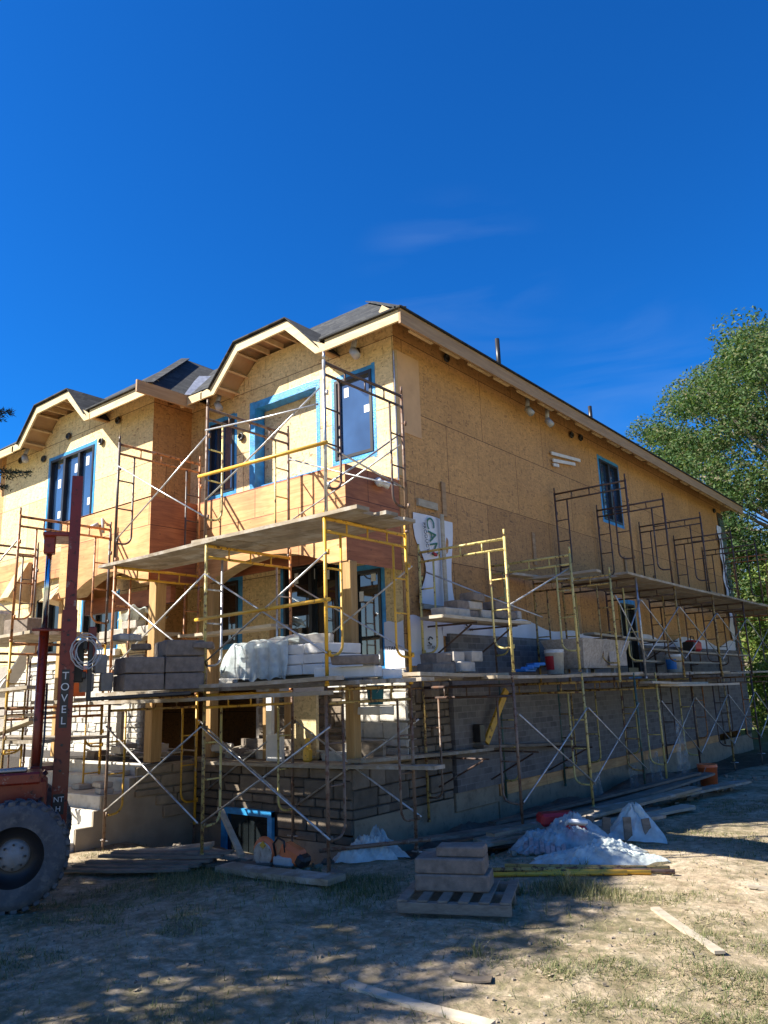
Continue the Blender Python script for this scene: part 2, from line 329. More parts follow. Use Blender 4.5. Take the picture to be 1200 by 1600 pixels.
def m_ground():
    s = NT('dirt_and_grass'); o = s.obj()
    n1 = s.noise(o, 0.55, 6, 0.62); n2 = s.noise(o, 3.2, 7, 0.65); n3 = s.noise(o, 22, 6, 0.7)
    dirt = s.ramp(n2, [(0.28, (0.24, 0.175, 0.105)), (0.5, (0.46, 0.36, 0.24)), (0.72, (0.58, 0.475, 0.34))])
    dirt = s.mix(1.0, dirt, s.ramp(n3, [(0.3, 0.62), (0.62, 1.12)]), 'MULTIPLY')
    grass = s.ramp(s.noise(o, 30, 5, 0.7), [(0.3, (0.04, 0.045, 0.02)), (0.55, (0.13, 0.12, 0.06)), (0.75, (0.30, 0.25, 0.15))])
    g = s.math('ADD', s.math('MULTIPLY', n1, 0.45), s.math('MULTIPLY', s.noise(o, 7.5, 7, 0.75), 0.55))
    c = s.mix(s.ramp(g, [(0.45, 0), (0.58, 0.85)]), dirt, grass)
    c = s.mix(s.ramp(s.noise(s.mapping(o, (1, 1.7, 1), (0, 0, 0.6)), 60, 5, 0.8), [(0.5, 0), (0.68, 0.6)]), c, (0.16, 0.125, 0.075))
    x, y, z = s.sep(o)[:3]
    # disturbed dark soil beside the foundation, lawn far away
    dw = s.n('ShaderNodeAttribute', attribute_name='soil')
    c = s.mix(s.math('MULTIPLY', dw.outputs['Fac'], s.ramp(n2, [(0.25, 1.0), (0.75, 0.55)])), c, s.ramp(n3, [(0.3, (0.045, 0.035, 0.026)), (0.7, (0.12, 0.095, 0.07))]))
    far = s.n('ShaderNodeVectorMath', operation='LENGTH'); s.l(o, far.inputs[0])
    c = s.mix(s.ramp(s.math('DIVIDE', far.outputs['Value'], 60.0), [(0.42, 0), (0.6, 0.85)]), c, (0.13, 0.17, 0.055))
    s.color(c); s.rough(0.98); s.p.inputs['Specular IOR Level'].default_value = 0.15
    s.bump(s.math('ADD', s.math('MULTIPLY', n2, 1.0), s.math('MULTIPLY', n3, 0.45)), 0.8, 0.04)
    return s.m
M['ground'] = m_ground()

def m_leaf(name, cols, trans=0.35):
    s = NT(name); r = s.island()
    big = s.noise(s.obj(), 0.35, 3)
    k = s.math('ADD', s.math('MULTIPLY', r, 0.6), s.math('MULTIPLY', big, 0.5))
    c = s.ramp(k, [(0.15 + 0.75*i/(len(cols)-1), cc) for i, cc in enumerate(cols)])
    s.color(c); s.rough(0.6); s.p.inputs['Specular IOR Level'].default_value = 0.2
    tl = s.n('ShaderNodeBsdfTranslucent'); s.l(s.mix(1.0, c, (1.0, 1.15, 0.5), 'MULTIPLY'), tl.inputs[0])
    mxs = s.n('ShaderNodeMixShader'); mxs.inputs[0].default_value = trans
    s.l(s.p.outputs[0], mxs.inputs[1]); s.l(tl.outputs[0], mxs.inputs[2]); s.l(mxs.outputs[0], s.out.inputs[0])
    return s.m
M['leaf'] = m_leaf('tree_leaves', [(0.022, 0.055, 0.018), (0.050, 0.100, 0.032), (0.095, 0.15, 0.052), (0.19, 0.165, 0.085)])
M['leaf_bush'] = m_leaf('bush_leaves', [(0.05, 0.09, 0.02), (0.12, 0.19, 0.04), (0.20, 0.27, 0.07), (0.26, 0.24, 0.08)])
M['needle'] = m_leaf('spruce_needles', [(0.012, 0.028, 0.020), (0.020, 0.045, 0.032), (0.035, 0.065, 0.045)], 0.08)
M['grassblade'] = m_leaf('grass_blades', [(0.05, 0.075, 0.025), (0.11, 0.135, 0.05), (0.24, 0.22, 0.11), (0.42, 0.35, 0.20)], 0.25)

# ---------------------------------------------------------------- mesh helpers
class MB:
    def __init__(s): s.v = []; s.f = []
    def add(s, vs, fs):
        n = len(s.v); s.v += [tuple(v) for v in vs]; s.f += [tuple(i+n for i in f) for f in fs]; return s
    def box(s, x0, x1, y0, y1, z0, z1, bev=0.0):
        if x0 > x1: x0, x1 = x1, x0
        if y0 > y1: y0, y1 = y1, y0
        if z0 > z1: z0, z1 = z1, z0
        return s.obox(Vector(((x0+x1)/2, (y0+y1)/2, (z0+z1)/2)), (x1-x0, y1-y0, z1-z0), Matrix.Identity(3), bev)
    def obox(s, c, size, R=None, bev=0.0):
        R = R or Matrix.Identity(3); c = Vector(c); hx, hy, hz = (d/2 for d in size)
        b = min(bev, hx*0.45, hy*0.45, hz*0.45)
        if b <= 0:
            vs = [c + R @ Vector((a*hx, e*hy, g*hz)) for g in (-1, 1) for e in (-1, 1) for a in (-1, 1)]
            return s.add(vs, [(0, 2, 3, 1), (4, 5, 7, 6), (0, 1, 5, 4), (2, 6, 7, 3), (0, 4, 6, 2), (1, 3, 7, 5)])
        vs = []; idx = {}
        for gx in (-1, 1):
            for gy in (-1, 1):
                for gz in (-1, 1):
                    for ax in range(3):
                        p = [gx*(hx-b), gy*(hy-b), gz*(hz-b)]; p[ax] = (gx*hx, gy*hy, gz*hz)[ax]
                        idx[(gx, gy, gz, ax)] = len(vs); vs.append(c + R @ Vector(p))
        fs = []
        for ax in range(3):
            o = [i for i in range(3) if i != ax]
            for sg in (-1, 1):
                q = []
                for a, e in ((-1, -1), (1, -1), (1, 1), (-1, 1)):
                    k = [0, 0, 0]; k[ax] = sg; k[o[0]] = a; k[o[1]] = e; q.append(idx[(*k, ax)])
                fs.append(tuple(q))
        for ax in range(3):   # edge strips parallel to ax
            o = [i for i in range(3) if i != ax]
            for a in (-1, 1):
                for e in (-1, 1):
                    k0 = [0, 0, 0]; k0[ax] = -1; k0[o[0]] = a; k0[o[1]] = e; k1 = list(k0); k1[ax] = 1
                    fs.append((idx[(*k0, o[0])], idx[(*k1, o[0])], idx[(*k1, o[1])], idx[(*k0, o[1])]))
        for gx in (-1, 1):
            for gy in (-1, 1):
                for gz in (-1, 1): fs.append(tuple(idx[(gx, gy, gz, a)] for a in range(3)))
        return s.add(vs, fs)
    def bar(s, p, q, w, h, bev=0.0, upv=(0, 0, 1)):
        p = Vector(p); q = Vector(q); d = (q-p); L = d.length; d.normalize()
        u = Vector(upv)
        if abs(d.dot(u)) > 0.98: u = Vector((1, 0, 0))
        sdir = d.cross(u).normalized(); u = sdir.cross(d)
        R = Matrix((d, sdir, u)).transposed()
        return s.obox((p+q)/2, (L, w, h), R, bev)
    def tube(s, pts, r, n=7, caps=True):
        pts = [Vector(p) for p in pts]; rings = []
        rr = r if hasattr(r, '__len__') else [r]*len(pts)
        ref = None
        for i, p in enumerate(pts):
            d = (pts[min(i+1, len(pts)-1)] - pts[max(i-1, 0)]).normalized()
            if ref is None:
                ref = d.cross(Vector((0.13, 0.21, 0.97)))
                if ref.length < 0.3: ref = d.cross(Vector((1, 0, 0)))
            ref = (ref - d*ref.dot(d)).normalized(); b = d.cross(ref)
            rings.append([p + (ref*math.cos(2*PI*k/n) + b*math.sin(2*PI*k/n))*rr[i] for k in range(n)])
        vs = [v for rg in rings for v in rg]
        fs = [(i*n+k, i*n+(k+1) % n, (i+1)*n+(k+1) % n, (i+1)*n+k) for i in range(len(pts)-1) for k in range(n)]
        if caps: fs += [tuple(range(n-1, -1, -1)), tuple((len(pts)-1)*n+k for k in range(n))]
        return s.add(vs, fs)
    def prism(s, poly, vec):
        n = len(poly); vec = Vector(vec); a = [Vector(p) for p in poly]; b = [p+vec for p in a]
        return s.add(a+b, [tuple(range(n-1, -1, -1)), tuple(range(n, 2*n))] + [(i, (i+1) % n, n+(i+1) % n, n+i) for i in range(n)])
    def lathe(s, c, prof, n=24, axis=None):
        c = Vector(c); ax = Vector(axis or (0, 0, 1)).normalized()
        e1 = ax.orthogonal().normalized(); e2 = ax.cross(e1)
        vs = [c + ax*h + (e1*math.cos(2*PI*k/n) + e2*math.sin(2*PI*k/n))*r for r, h in prof for k in range(n)]
        fs = [(i*n+k, i*n+(k+1) % n, (i+1)*n+(k+1) % n, (i+1)*n+k) for i in range(len(prof)-1) for k in range(n)]
        return s.add(vs, fs)
    def mesh(s, name, mat, smooth=False):
        me = bpy.data.meshes.new(name); me.from_pydata([tuple(v) for v in s.v], [], s.f); me.update()
        if mat is not None: me.materials.append(M[mat] if isinstance(mat, str) else mat)
        if smooth:
            for p in me.polygons: p.use_smooth = True
        return me
    def build(s, name, mat, parent=None, smooth=False):
        o = bpy.data.objects.new(name, s.mesh(name, mat, smooth)); COL.objects.link(o)
        if parent is not None:
            o.parent = parent; o.matrix_parent_inverse = Matrix.Identity(4)
        return o

def tag(o, label=None, cat=None, group=None, kind=None):
    if label: o['label'] = label
    if cat: o['category'] = cat
    if group: o['group'] = group
    if kind: o['kind'] = kind
    return o
def empty(name, loc=(0, 0, 0), rz=0.0, **kw):
    o = bpy.data.objects.new(name, None); COL.objects.link(o); o.location = loc; o.rotation_euler = (0, 0, rz); o.empty_display_size = 0.2
    tag(o, **kw); return o
def inst(name, me, parent, loc=None, rot=None):
    o = bpy.data.objects.new(name, me); COL.objects.link(o); o.parent = parent
    if loc is not None: o.location = loc
    if rot is not None: o.rotation_euler = rot
    return o

_LAT = {}
def vnoise(x, y, seed=0):
    """lattice value noise on arrays"""
    if seed not in _LAT: _LAT[seed] = np.random.default_rng(seed).random((257, 257))
    r = _LAT[seed]
    xi = np.floor(x).astype(int); yi = np.floor(y).astype(int); fx = x-xi; fy = y-yi
    fx = fx*fx*(3-2*fx); fy = fy*fy*(3-2*fy); xi %= 256; yi %= 256
    return (r[xi, yi]*(1-fx)*(1-fy) + r[xi+1, yi]*fx*(1-fy) + r[xi, yi+1]*(1-fx)*fy + r[xi+1, yi+1]*fx*fy)
def sstep(a, b, x):
    t = np.clip((x-a)/(b-a), 0, 1); return t*t*(3-2*t)
def soil_mask(x, y):
    a = sstep(-5.0, -6.1, x)*sstep(7.6, 8.6, y)*sstep(30, 28.5, y)
    b = sstep(-6.6, -7.4, x)*sstep(6.9, 7.4, y)*sstep(-10.9, -10.4, x)
    return np.clip(a+b, 0, 1)
def ground_h(x, y):
    x = np.asarray(x, float); y = np.asarray(y, float)
    h = (vnoise(x*0.35+50, y*0.35+50, 1)-0.5)*0.10 + (vnoise(x*1.3+90, y*1.3+90, 2)-0.5)*0.05
    near = sstep(30, 15, np.hypot(x, y))
    h += ((vnoise(x*4+20, y*4+20, 3)-0.5)*0.035 + (vnoise(x*9+30, y*9+30, 4)-0.5)*0.018)*near
    for k_, off in ((0, 0.0), (1, 1.55)):
        dd = (x+5.2)*0.35-(y-4.2)*0.94+off
        h -= 0.035*np.exp(-(dd/0.16)**2)*(0.7+0.6*vnoise(x*3+70, y*3+70, 8))*near
    h -= 0.24*soil_mask(x, y)
    h -= 0.12*sstep(14, 24, y)*sstep(-9, -5, x)
    return h-0.01
def gz(x, y): return float(ground_h(np.array([x]), np.array([y]))[0])

# ================================================================ STRUCTURE: ground
def build_ground():
    n = 420
    t = np.linspace(-1, 1, n); k = 4.6
    g = np.sinh(t*k)/math.sinh(k)*600
    X, Y = np.meshgrid(g-4.5, g+7.0, indexing='ij')
    Z = ground_h(X, Y)
    vs = np.stack([X, Y, Z], -1).reshape(-1, 3)
    i = np.arange(n-1); I, J = np.meshgrid(i, i, indexing='ij'); a = (I*n+J).ravel()
    fs = np.stack([a, a+n, a+n+1, a+1], -1)
    me = bpy.data.meshes.new('ground'); me.vertices.add(len(vs)); me.vertices.foreach_set('co', vs.ravel())
    me.loops.add(fs.size); me.loops.foreach_set('vertex_index', fs.ravel().astype(np.int32))
    me.polygons.add(len(fs)); me.polygons.foreach_set('loop_start', np.arange(0, fs.size, 4, dtype=np.int32)); me.polygons.foreach_set('loop_total', np.full(len(fs), 4, dtype=np.int32))
    me.update(calc_edges=True); me.materials.append(M['ground'])
    at = me.attributes.new('soil', 'FLOAT', 'POINT'); at.data.foreach_set('value', soil_mask(X, Y).ravel().astype(np.float32))
    me.polygons.foreach_set('use_smooth', np.ones(len(fs), bool))
    o = bpy.data.objects.new('ground', me); COL.objects.link(o); o['kind'] = 'structure'
build_ground()

def tri_mesh(name, P, mat, quads=True):
    """P: (n,4,3) or (n,3,3) arrays of face corners -> one mesh"""
    n, c = P.shape[:2]
    me = bpy.data.meshes.new(name); me.vertices.add(n*c); me.vertices.foreach_set('co', P.reshape(-1).astype(np.float32))
    me.loops.add(n*c); me.loops.foreach_set('vertex_index', np.arange(n*c, dtype=np.int32))
    me.polygons.add(n); me.polygons.foreach_set('loop_start', np.arange(0, n*c, c, dtype=np.int32)); me.polygons.foreach_set('loop_total', np.full(n, c, dtype=np.int32))
    me.update(calc_edges=True); me.materials.append(M[mat]); return me

# ================================================================ STRUCTURE: house
X0, Y0, YL, YB, YBL = -7.1, 9.325, 8.41, 8.05, 7.13
XM, XE = -12.4, -18.5
house = empty('house', (0, 0, 0), label='two-storey unfinished house sheathed in tan wood panels with grey shingle roof and stone base', cat='house')

def wall(name, axis, plane, u0, u1, z0, z1, holes, depth, mat, sgn=1):
    """sheathing with rectangular openings; axis 'Y' = wall facing -Y at y=plane, 'X' = facing +X at x=plane"""
    us = sorted({u0, u1, *[h[0] for h in holes], *[h[1] for h in holes]}); zs = sorted({z0, z1, *[h[2] for h in holes], *[h[3] for h in holes]})
    b = MB()
    def P(u, z, d): return (u, plane+d, z) if axis == 'Y' else (plane-d, u, z)
    for i in range(len(us)-1):
        for j in range(len(zs)-1):
            um = (us[i]+us[i+1])/2; zm = (zs[j]+zs[j+1])/2
            if any(h[0] < um < h[1] and h[2] < zm < h[3] for h in holes): continue
            q = [P(us[i], zs[j], 0), P(us[i+1], zs[j], 0), P(us[i+1], zs[j+1], 0), P(us[i], zs[j+1], 0)]
            b.add(q, [(0, 1, 2, 3)])
            q = [P(us[i], zs[j], depth), P(us[i+1], zs[j], depth), P(us[i+1], zs[j+1], depth), P(us[i], zs[j+1], depth)]
            b.add(q, [(3, 2, 1, 0)])
    def rev(a, bq): b.add([P(*a, 0), P(*bq, 0), P(*bq, depth), P(*a, depth)], [(0, 1, 2, 3)])
    for h in holes + [(u0, u1, z0, z1)]:
        c = [(h[0], h[2]), (h[1], h[2]), (h[1], h[3]), (h[0], h[3])]
        for k in range(4): rev(c[k], c[(k+1) % 4])
    return b.build(name, mat, house)

def window(axis, plane, u0, u1, z0, z1, npan=1, stickers=(), tape=0.09, glass='glass', label=None, rec=0.06, name='window', fw_=0.055, splits=None):
    b = MB()
    def bx(mb, a0, a1, c0, c1, d0, d1, bev=0.0):
        if axis == 'Y': mb.box(a0, a1, plane+d0, plane+d1, c0, c1, bev)
        else: mb.box(plane-d1, plane-d0, a0, a1, c0, c1, bev)
    e = 0.002
    bx(b, u0+e, u0+fw_, z0+e, z1-e, -0.02, rec+0.05); bx(b, u1-fw_, u1-e, z0+e, z1-e, -0.02, rec+0.05)
    bx(b, u0+fw_, u1-fw_, z0+e, z0+fw_, -0.018, rec+0.05); bx(b, u0+fw_, u1-fw_, z1-fw_, z1-e, -0.018, rec+0.05)
    spl = splits or [u0 + (u1-u0)*k/npan for k in range(npan+1)]
    for k in range(1, len(spl)-1): bx(b, spl[k]-fw_*0.7, spl[k]+fw_*0.7, z0+fw_, z1-fw_, -0.012, rec+0.05)
    w = b.build(name, 'black', house)
    if label: w['label'] = label
    for k in range(len(spl)-1):
        p = MB(); bx(p, spl[k]+0.01, spl[k+1]-0.01, z0+0.02, z1-0.02, rec, rec+0.02); p.build('pane', glass, w)
    for su, sz, sw, sh in stickers:
        p = MB(); bx(p, su-sw/2, su+sw/2, sz-sh/2, sz+sh/2, rec-0.004, rec-0.001); p.build('sticker', 'sticker', w)
    if tape:
        p = MB(); t = tape
        j = lambda: random.uniform(-0.022, 0.022)
        bx(p, u0-t+j(), u0-0.001, z0-t+j(), z1+t+j(), -0.005, -0.001); bx(p, u1+0.001, u1+t+j(), z0-t*1.1+j(), z1+t+j(), -0.005, -0.001)
        bx(p, u0-0.001, u1+0.001, z1+0.001, z1+t+j(), -0.006, -0.001); bx(p, u0-0.001, u1+0.001, z0-t+j(), z0-0.001, -0.006, -0.001)
        p.build('flashing_tape', 'tape', w)
    return w

# front wall, right half (upper + ground floor) and side wall
bigop = (-10.48, -8.84, 5.72, 7.30)
hR = [(-8.42, -7.58, 5.80, 7.24), bigop, (-11.78, -11.05, 5.80, 7.26), (-8.12, -7.52, 2.36, 3.86), (-9.70, -8.42, 2.36, 4.14), (-11.6, -10.9, 2.9, 4.05)]
wall('front_wall', 'Y', Y0, XM, X0-0.004, 2.3, 7.9, hR, 0.3, 'osb')
hS = [(17.42, 18.55, 5.80, 7.32), (17.75, 18.7, 2.1, 3.82)]
wall('side_wall', 'X', X0, Y0+0.002, 27.7, 1.9, 7.98, hS, 0.3, 'osb_side_shaded')
hL = [(-16.30, -14.50, 5.50, 7.30), (-16.5, -15.5, 2.95, 4.15), (-14.6, -13.35, 2.95, 4.0)]
wall('front_wall', 'Y', YL, XE, XM-0.004, 2.3, 7.9, hL, 0.3, 'osb')
b = MB(); b.box(XM-0.3, XM, YL+0.3, Y0+0.3, 2.3, 7.95); b.add([(XM+0.002, YL, 2.3), (XM+0.002, Y0, 2.3), (XM+0.002, Y0, 7.95), (XM+0.002, YL, 7.95)], [(0, 1, 2, 3)]); b.build('return_wall', 'osb_side_shaded', house)
b = MB(); b.box(XE-0.25, XE-0.002, YL, 27.7, 0, 7.9); b.box(XE, X0-0.31, 27.4, 27.7, 0, 7.9); b.build('rear_wall', 'osb_side_shaded', house)
b = MB(); b.box(-17.9, X0-0.32, Y0+3.5, 26, 2.2, 2.3); b.box(-17.9, X0-0.32, Y0+3.4, Y0+3.5, -0.1, 7.6); b.box(XE+.1, X0-0.32, YL+0.32, 27.3, 4.75, 4.9); b.build('interior_partition', 'osb_grey', house)
# weathered lower band of side sheathing
b = MB(); b.box(X0+0.002, X0+0.012, Y0+0.01, 17.72, 2.9, 5.24); b.build('side_sheathing', 'osb_grey', house)
# odd panels on the side wall
b = MB(); b.box(X0+0.002, X0+0.010, 9.40, 10.0, 6.05, 7.45); b.build('replacement_panel', 'patch', house)
b = MB(); b.box(X0+0.001, X0+0.006, 9.345, 9.43, 5.3, 7.45); b.build('corner_panel', 'lumber', house)

# gable walls above (clipped arch outline)
def gable(cx, plane, wy):
    prof_t = [(-1.66, 7.70), (-0.67, 8.39), (0.68, 8.40), (1.55, 7.66)]
    # sheathing under the arch
    po = [(cx-1.55, wy+0.002, 7.60), (cx+1.5, wy+0.002, 7.60), (cx+0.72, wy+0.002, 8.28), (cx-0.70, wy+0.002, 8.28)]
    MB().prism(po, (0, 0.28, 0)).build('gable_wall', 'osb', house)
    th = 0.165
    outer = [(-1.69, 7.70), (-1.36, 7.74), (-0.68, 8.39), (0.68, 8.40), (1.33, 7.80), (1.60, 7.66)]
    inner = [(-1.69, 7.565), (-1.30, 7.56), (-0.62, 8.23), (0.64, 8.245), (1.38, 7.555), (1.60, 7.545)]
    b = MB()
    for i in range(len(outer)-1):
        q = [(cx+outer[i][0], plane, outer[i][1]), (cx+outer[i+1][0], plane, outer[i+1][1]), (cx+inner[i+1][0], plane, inner[i+1][1]), (cx+inner[i][0], plane, inner[i][1])]
        b.prism(q, (0, 0.04, 0))
    b.build('gable_fascia', 'fascia', house)
    # arched roof running back
    for nm, mt, dz, y0 in (('gable_shingles', 'shingle', 0.045, plane-0.05), ('gable_roof_deck', 'roof_in', 0.015, plane+0.04)):
        b = MB()
        pts = [(-1.42, 7.66), (-0.69, 8.40), (0.69, 8.41), (1.42, 7.66)]
        for i in range(3):
            (xa, za), (xb, zb) = pts[i], pts[i+1]
            q = [(cx+xa, y0, za+dz), (cx+xb, y0, zb+dz), (cx+xb, y0, zb+dz-0.022), (cx+xa, y0, za+dz-0.022)]
            b.prism(q, (0, 1.6, 0))
        b.build(nm, mt, house)
    for k in range(9):
        t = k/8*3.7
        segs = [((-1.36, 7.60), (-0.68, 8.27)), ((-0.68, 8.27), (0.68, 8.28)), ((0.68, 8.28), (1.36, 7.60))]
        L = [math.dist(*s_) for s_ in segs]; t = (0.04+k/8*0.92)*sum(L); i = 0
        while t > L[i]: t -= L[i]; i += 1
        (xa, za), (xb, zb) = segs[i]; f = t/L[i]
        x = cx+xa+(xb-xa)*f; z = za+(zb-za)*f
        b = MB(); ang = math.atan2(zb-za, xb-xa)
        R = Matrix.Rotation(-ang, 3, 'Y')
        b.obox((x, (plane+0.04+wy)/2, z+0.045), (0.04, wy-plane-0.045, 0.10), R); b.build('lookout', 'lumber', house)
gable(-9.70, 8.75, Y0)
gable(-15.38, 7.85, YL)

# roof: truncated hips
SL = 0.79; EZ = 7.70; T = 3.16
def slope_front(b, y0, pts, dz):
    b.add([(x, y0+t, EZ+SL*t+dz) for x, t in pts], [tuple(range(len(pts)))])
def roof(nm, mt, dz):
    b = MB(); y0 = 8.75; xr = -6.5
    slope_front(b, y0, [(-8.30, 0), (xr, 0), (-8.30, 1.8)], dz)
    slope_front(b, y0, [(-11.1, 0.86), (-8.30, 0.86), (-8.30, 1.8), (xr-T, T), (-11.1, T)], dz)
    slope_front(b, y0, [(-19, 0), (-11.1, 0), (-11.1, T), (-19, T)], dz)
    slope_front(b, y0, [(-8.98, 0.86), (-8.30, 0), (-8.30, 0.86)], dz); slope_front(b, y0, [(-11.1, 0), (-10.42, 0.86), (-11.1, 0.86)], dz)
    slope_front(b, 7.85, [(-14.66, 0.86), (-14.0, 0), (-14.0, 0.86)], dz); slope_front(b, 7.85, [(-16.8, 0), (-16.10, 0.86), (-16.8, 0.86)], dz)
    b.add([(xr, y0, EZ+dz), (xr, 28.2, EZ+dz), (xr-T, 28.2-T, EZ+SL*T+dz), (xr-T, y0+T, EZ+SL*T+dz)], [(0, 1, 2, 3)])
    b.add([(xr, 28.2, EZ+dz), (-19, 28.2, EZ+dz), (-19+T, 28.2-T, EZ+SL*T+dz), (xr-T, 28.2-T, EZ+SL*T+dz)], [(0, 1, 2, 3)])
    b.add([(xr-T, y0+T, EZ+SL*T+dz), (xr-T, 28.2-T, EZ+SL*T+dz), (-19+T, 28.2-T, EZ+SL*T+dz), (-19+T, y0+T, EZ+SL*T+dz)], [(0, 1, 2, 3)])
    y1 = 7.85; xw = -11.8; xl = -19.1
    slope_front(b, y1, [(-14.0, 0), (xw, 0), (-14.0, 2.2)], dz)
    slope_front(b, y1, [(-16.8, 0.86), (-14.0, 0.86), (-14.0, 2.2), (xw-T, T), (xl+T, T), (-16.8, 2.3)], dz)
    slope_front(b, y1, [(xl, 0), (-16.8, 0), (-16.8, 2.3)], dz)
    b.add([(xw, y1, EZ+dz), (xw, 12.5, EZ+dz), (xw-T, 12.5, EZ+SL*T+dz), (xw-T, y1+T, EZ+SL*T+dz)], [(0, 1, 2, 3)])
    b.add([(xl, y1, EZ+dz), (xl, 28, EZ+dz), (xl+T, 28, EZ+SL*T+dz), (xl+T, y1+T, EZ+SL*T+dz)], [(0, 1, 2, 3)])
    b.add([(xw-T, y1+T, EZ+SL*T+dz+0.003), (xw-T, 12.5, EZ+SL*T+dz+0.003), (xl+T, 12.5, EZ+SL*T+dz+0.003), (xl+T, y1+T, EZ+SL*T+dz+0.003)], [(0, 1, 2, 3)])
    return b
r_ = roof('roof', 'shingle', 0.045).build('roof', 'shingle', house)
roof('roof_deck', 'roof_in', 0.0).build('roof_deck', 'roof_in', house)
# hip cap shingles
MB().bar((-6.5, 8.75, EZ+0.065), (-6.5-T, 8.75+T, EZ+SL*T+0.065), 0.2, 0.02).build('hip_cap', 'shingle', r_)
MB().bar((-11.8, 7.85, EZ+0.065), (-11.8-T, 7.85+T, EZ+SL*T+0.065), 0.2, 0.02).build('hip_cap', 'shingle', r_)
b = MB(); b.bar((-11.75, 8.80, EZ+0.07), (-13.6, 10.62, EZ+SL*1.86+0.10), 0.35, 0.012); b.build('valley_flashing', 'steel', r_)
# fascia boards (two proud of one another at corners)
for q in ((-8.1, -6.50, 8.75, 8.79, 7.545, 7.735), (-12.0, -11.35, 8.75, 8.79, 7.56, 7.72), (-13.80, -11.80, 7.85, 7.89, 7.545, 7.735), (-19.1, -17.0, 7.85, 7.89, 7.55, 7.72)): MB().box(*q).build('front_fascia', 'fascia', house)
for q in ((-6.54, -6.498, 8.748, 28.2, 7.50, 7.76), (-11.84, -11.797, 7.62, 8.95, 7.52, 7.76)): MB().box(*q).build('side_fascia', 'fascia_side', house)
for q in ((-6.5, -6.46, 8.72, 28.24, 7.745, 7.775), (-8.2, -6.47, 8.70, 8.75, 7.742, 7.772), (-13.9, -11.8, 7.80, 7.85, 7.742, 7.772)): MB().box(*q).build('drip_edge', 'shingle', house)
# rafter tails and blocking under the side eave
b = MB()
for k in range(32):
    y = 9.0+k*0.61
    MB().obox((-6.83, y, EZ+SL*0.30-0.10), (0.62, 0.04, 0.12), Matrix.Rotation(math.atan(SL), 3, 'Y')).build('rafter_tail', 'lumber', house)
b = MB()
for k in range(22):
    y = 9.1+k*0.86
    MB().box(-6.62, -6.56, y, y+random.uniform(0.5, 0.84), 7.50, 7.54).build('soffit_nailer', 'lumber', house)
b = MB()
for x in (-6.9, -7.5, -8.1, -11.6, -12.1): MB().obox((x, 9.05, EZ+SL*0.30-0.10), (0.04, 0.62, 0.12), Matrix.Rotation(math.atan(SL), 3, 'X')).build('rafter_tail', 'lumber', house)
for x in (-12.2, -12.8, -13.4, -17.4, -18.0, -18.6): MB().obox((x, 8.14, EZ+SL*0.29-0.10), (0.04, 0.60, 0.12), Matrix.Rotation(math.atan(SL), 3, 'X')).build('rafter_tail', 'lumber', house)

# upper windows
window('Y', Y0, *(-8.42, -7.58, 5.80, 7.24), stickers=[(-8.20, 7.0, .10, .17), (-7.75, 6.60, .12, .13)], label='black framed upper window nearest the house corner')
window('Y', Y0, -11.78, -11.05, 5.80, 7.26, splits=[-11.78, -11.52, -11.05], label='narrow black framed upper window left of the boarded opening')
window('Y', YL, -16.30, -14.50, 5.50, 7.30, 3, stickers=[(-15.98, 6.72, .12, .2), (-15.3, 6.95, .12, .2), (-14.85, 7.02, .12, .2), (-15.92, 6.0, .12, .16), (-14.72, 6.1, .12, .16)], label='wide black framed triple window on the left half of the house')
window('X', X0, *hS[0], 2, label='black framed double window high on the side wall')
# boarded opening with blue lined reveals
bo = MB(); bo.box(bigop[0]+0.03, bigop[1]-0.03, Y0+0.24, Y0+0.27, bigop[2]+0.02, bigop[3]-0.02); bo = bo.build('boarded_opening', 'osb_plain', house)
b = MB(); u0, u1, z0, z1 = bigop
b.box(u0+0.001, u0+0.02, Y0-0.006, Y0+0.235, z0, z1); b.box(u1-0.02, u1-0.001, Y0-0.006, Y0+0.235, z0, z1)
b.box(u0+0.02, u1-0.02, Y0-0.006, Y0+0.235, z1-0.02, z1-0.001); b.box(u0+0.02, u1-0.02, Y0-0.006, Y0+0.235, z0+0.001, z0+0.02)
for q in ((u0-0.13, u0, z0-0.10, z1+0.13), (u1, u1+0.07, z0-0.10, z1+0.11), (u0, u1, z1, z1+0.12), (u0, u1, z0-0.08, z0)):
    b.box(q[0]+0.001, q[1]-0.001, Y0-0.006, Y0-0.001, q[2], q[3])
b.build('flashing_tape', 'tape', bo)
# ground floor glazing
window('Y', Y0, *hR[3], stickers=[(-7.98, 3.46, .09, .16), (-7.62, 2.52, .09, .13), (-7.72, 3.74, .1, .12)], glass='glass_dark', tape=0.07, label='tall dark window beside the corner post')
window('Y', Y0, *hR[4], 2, stickers=[(-9.45, 3.92, .09, .18), (-9.05, 3.95, .09, .18), (-8.72, 3.9, .1, .16)], glass='glass_dark', tape=0.09, label='dark double window under the plywood band')
window('Y', Y0, *hR[5], glass='glass_dark', tape=0.1)
window('Y', YL, *hL[1], 2, glass='glass_dark', tape=0)
window('Y', YL, *hL[2], splits=[-14.6, -14.15, -13.35], glass='glass_dark', tape=0.06)
window('X', X0, *hS[1], 2, glass='glass_dark', tape=0.09, label='dark door on the side wall behind the scaffolding', name='side_door')
b = MB(); b.box(X0+0.002, X0+0.03, 17.9, 18.5, 2.12, 2.3); b.build('door_sill', 'black', house)

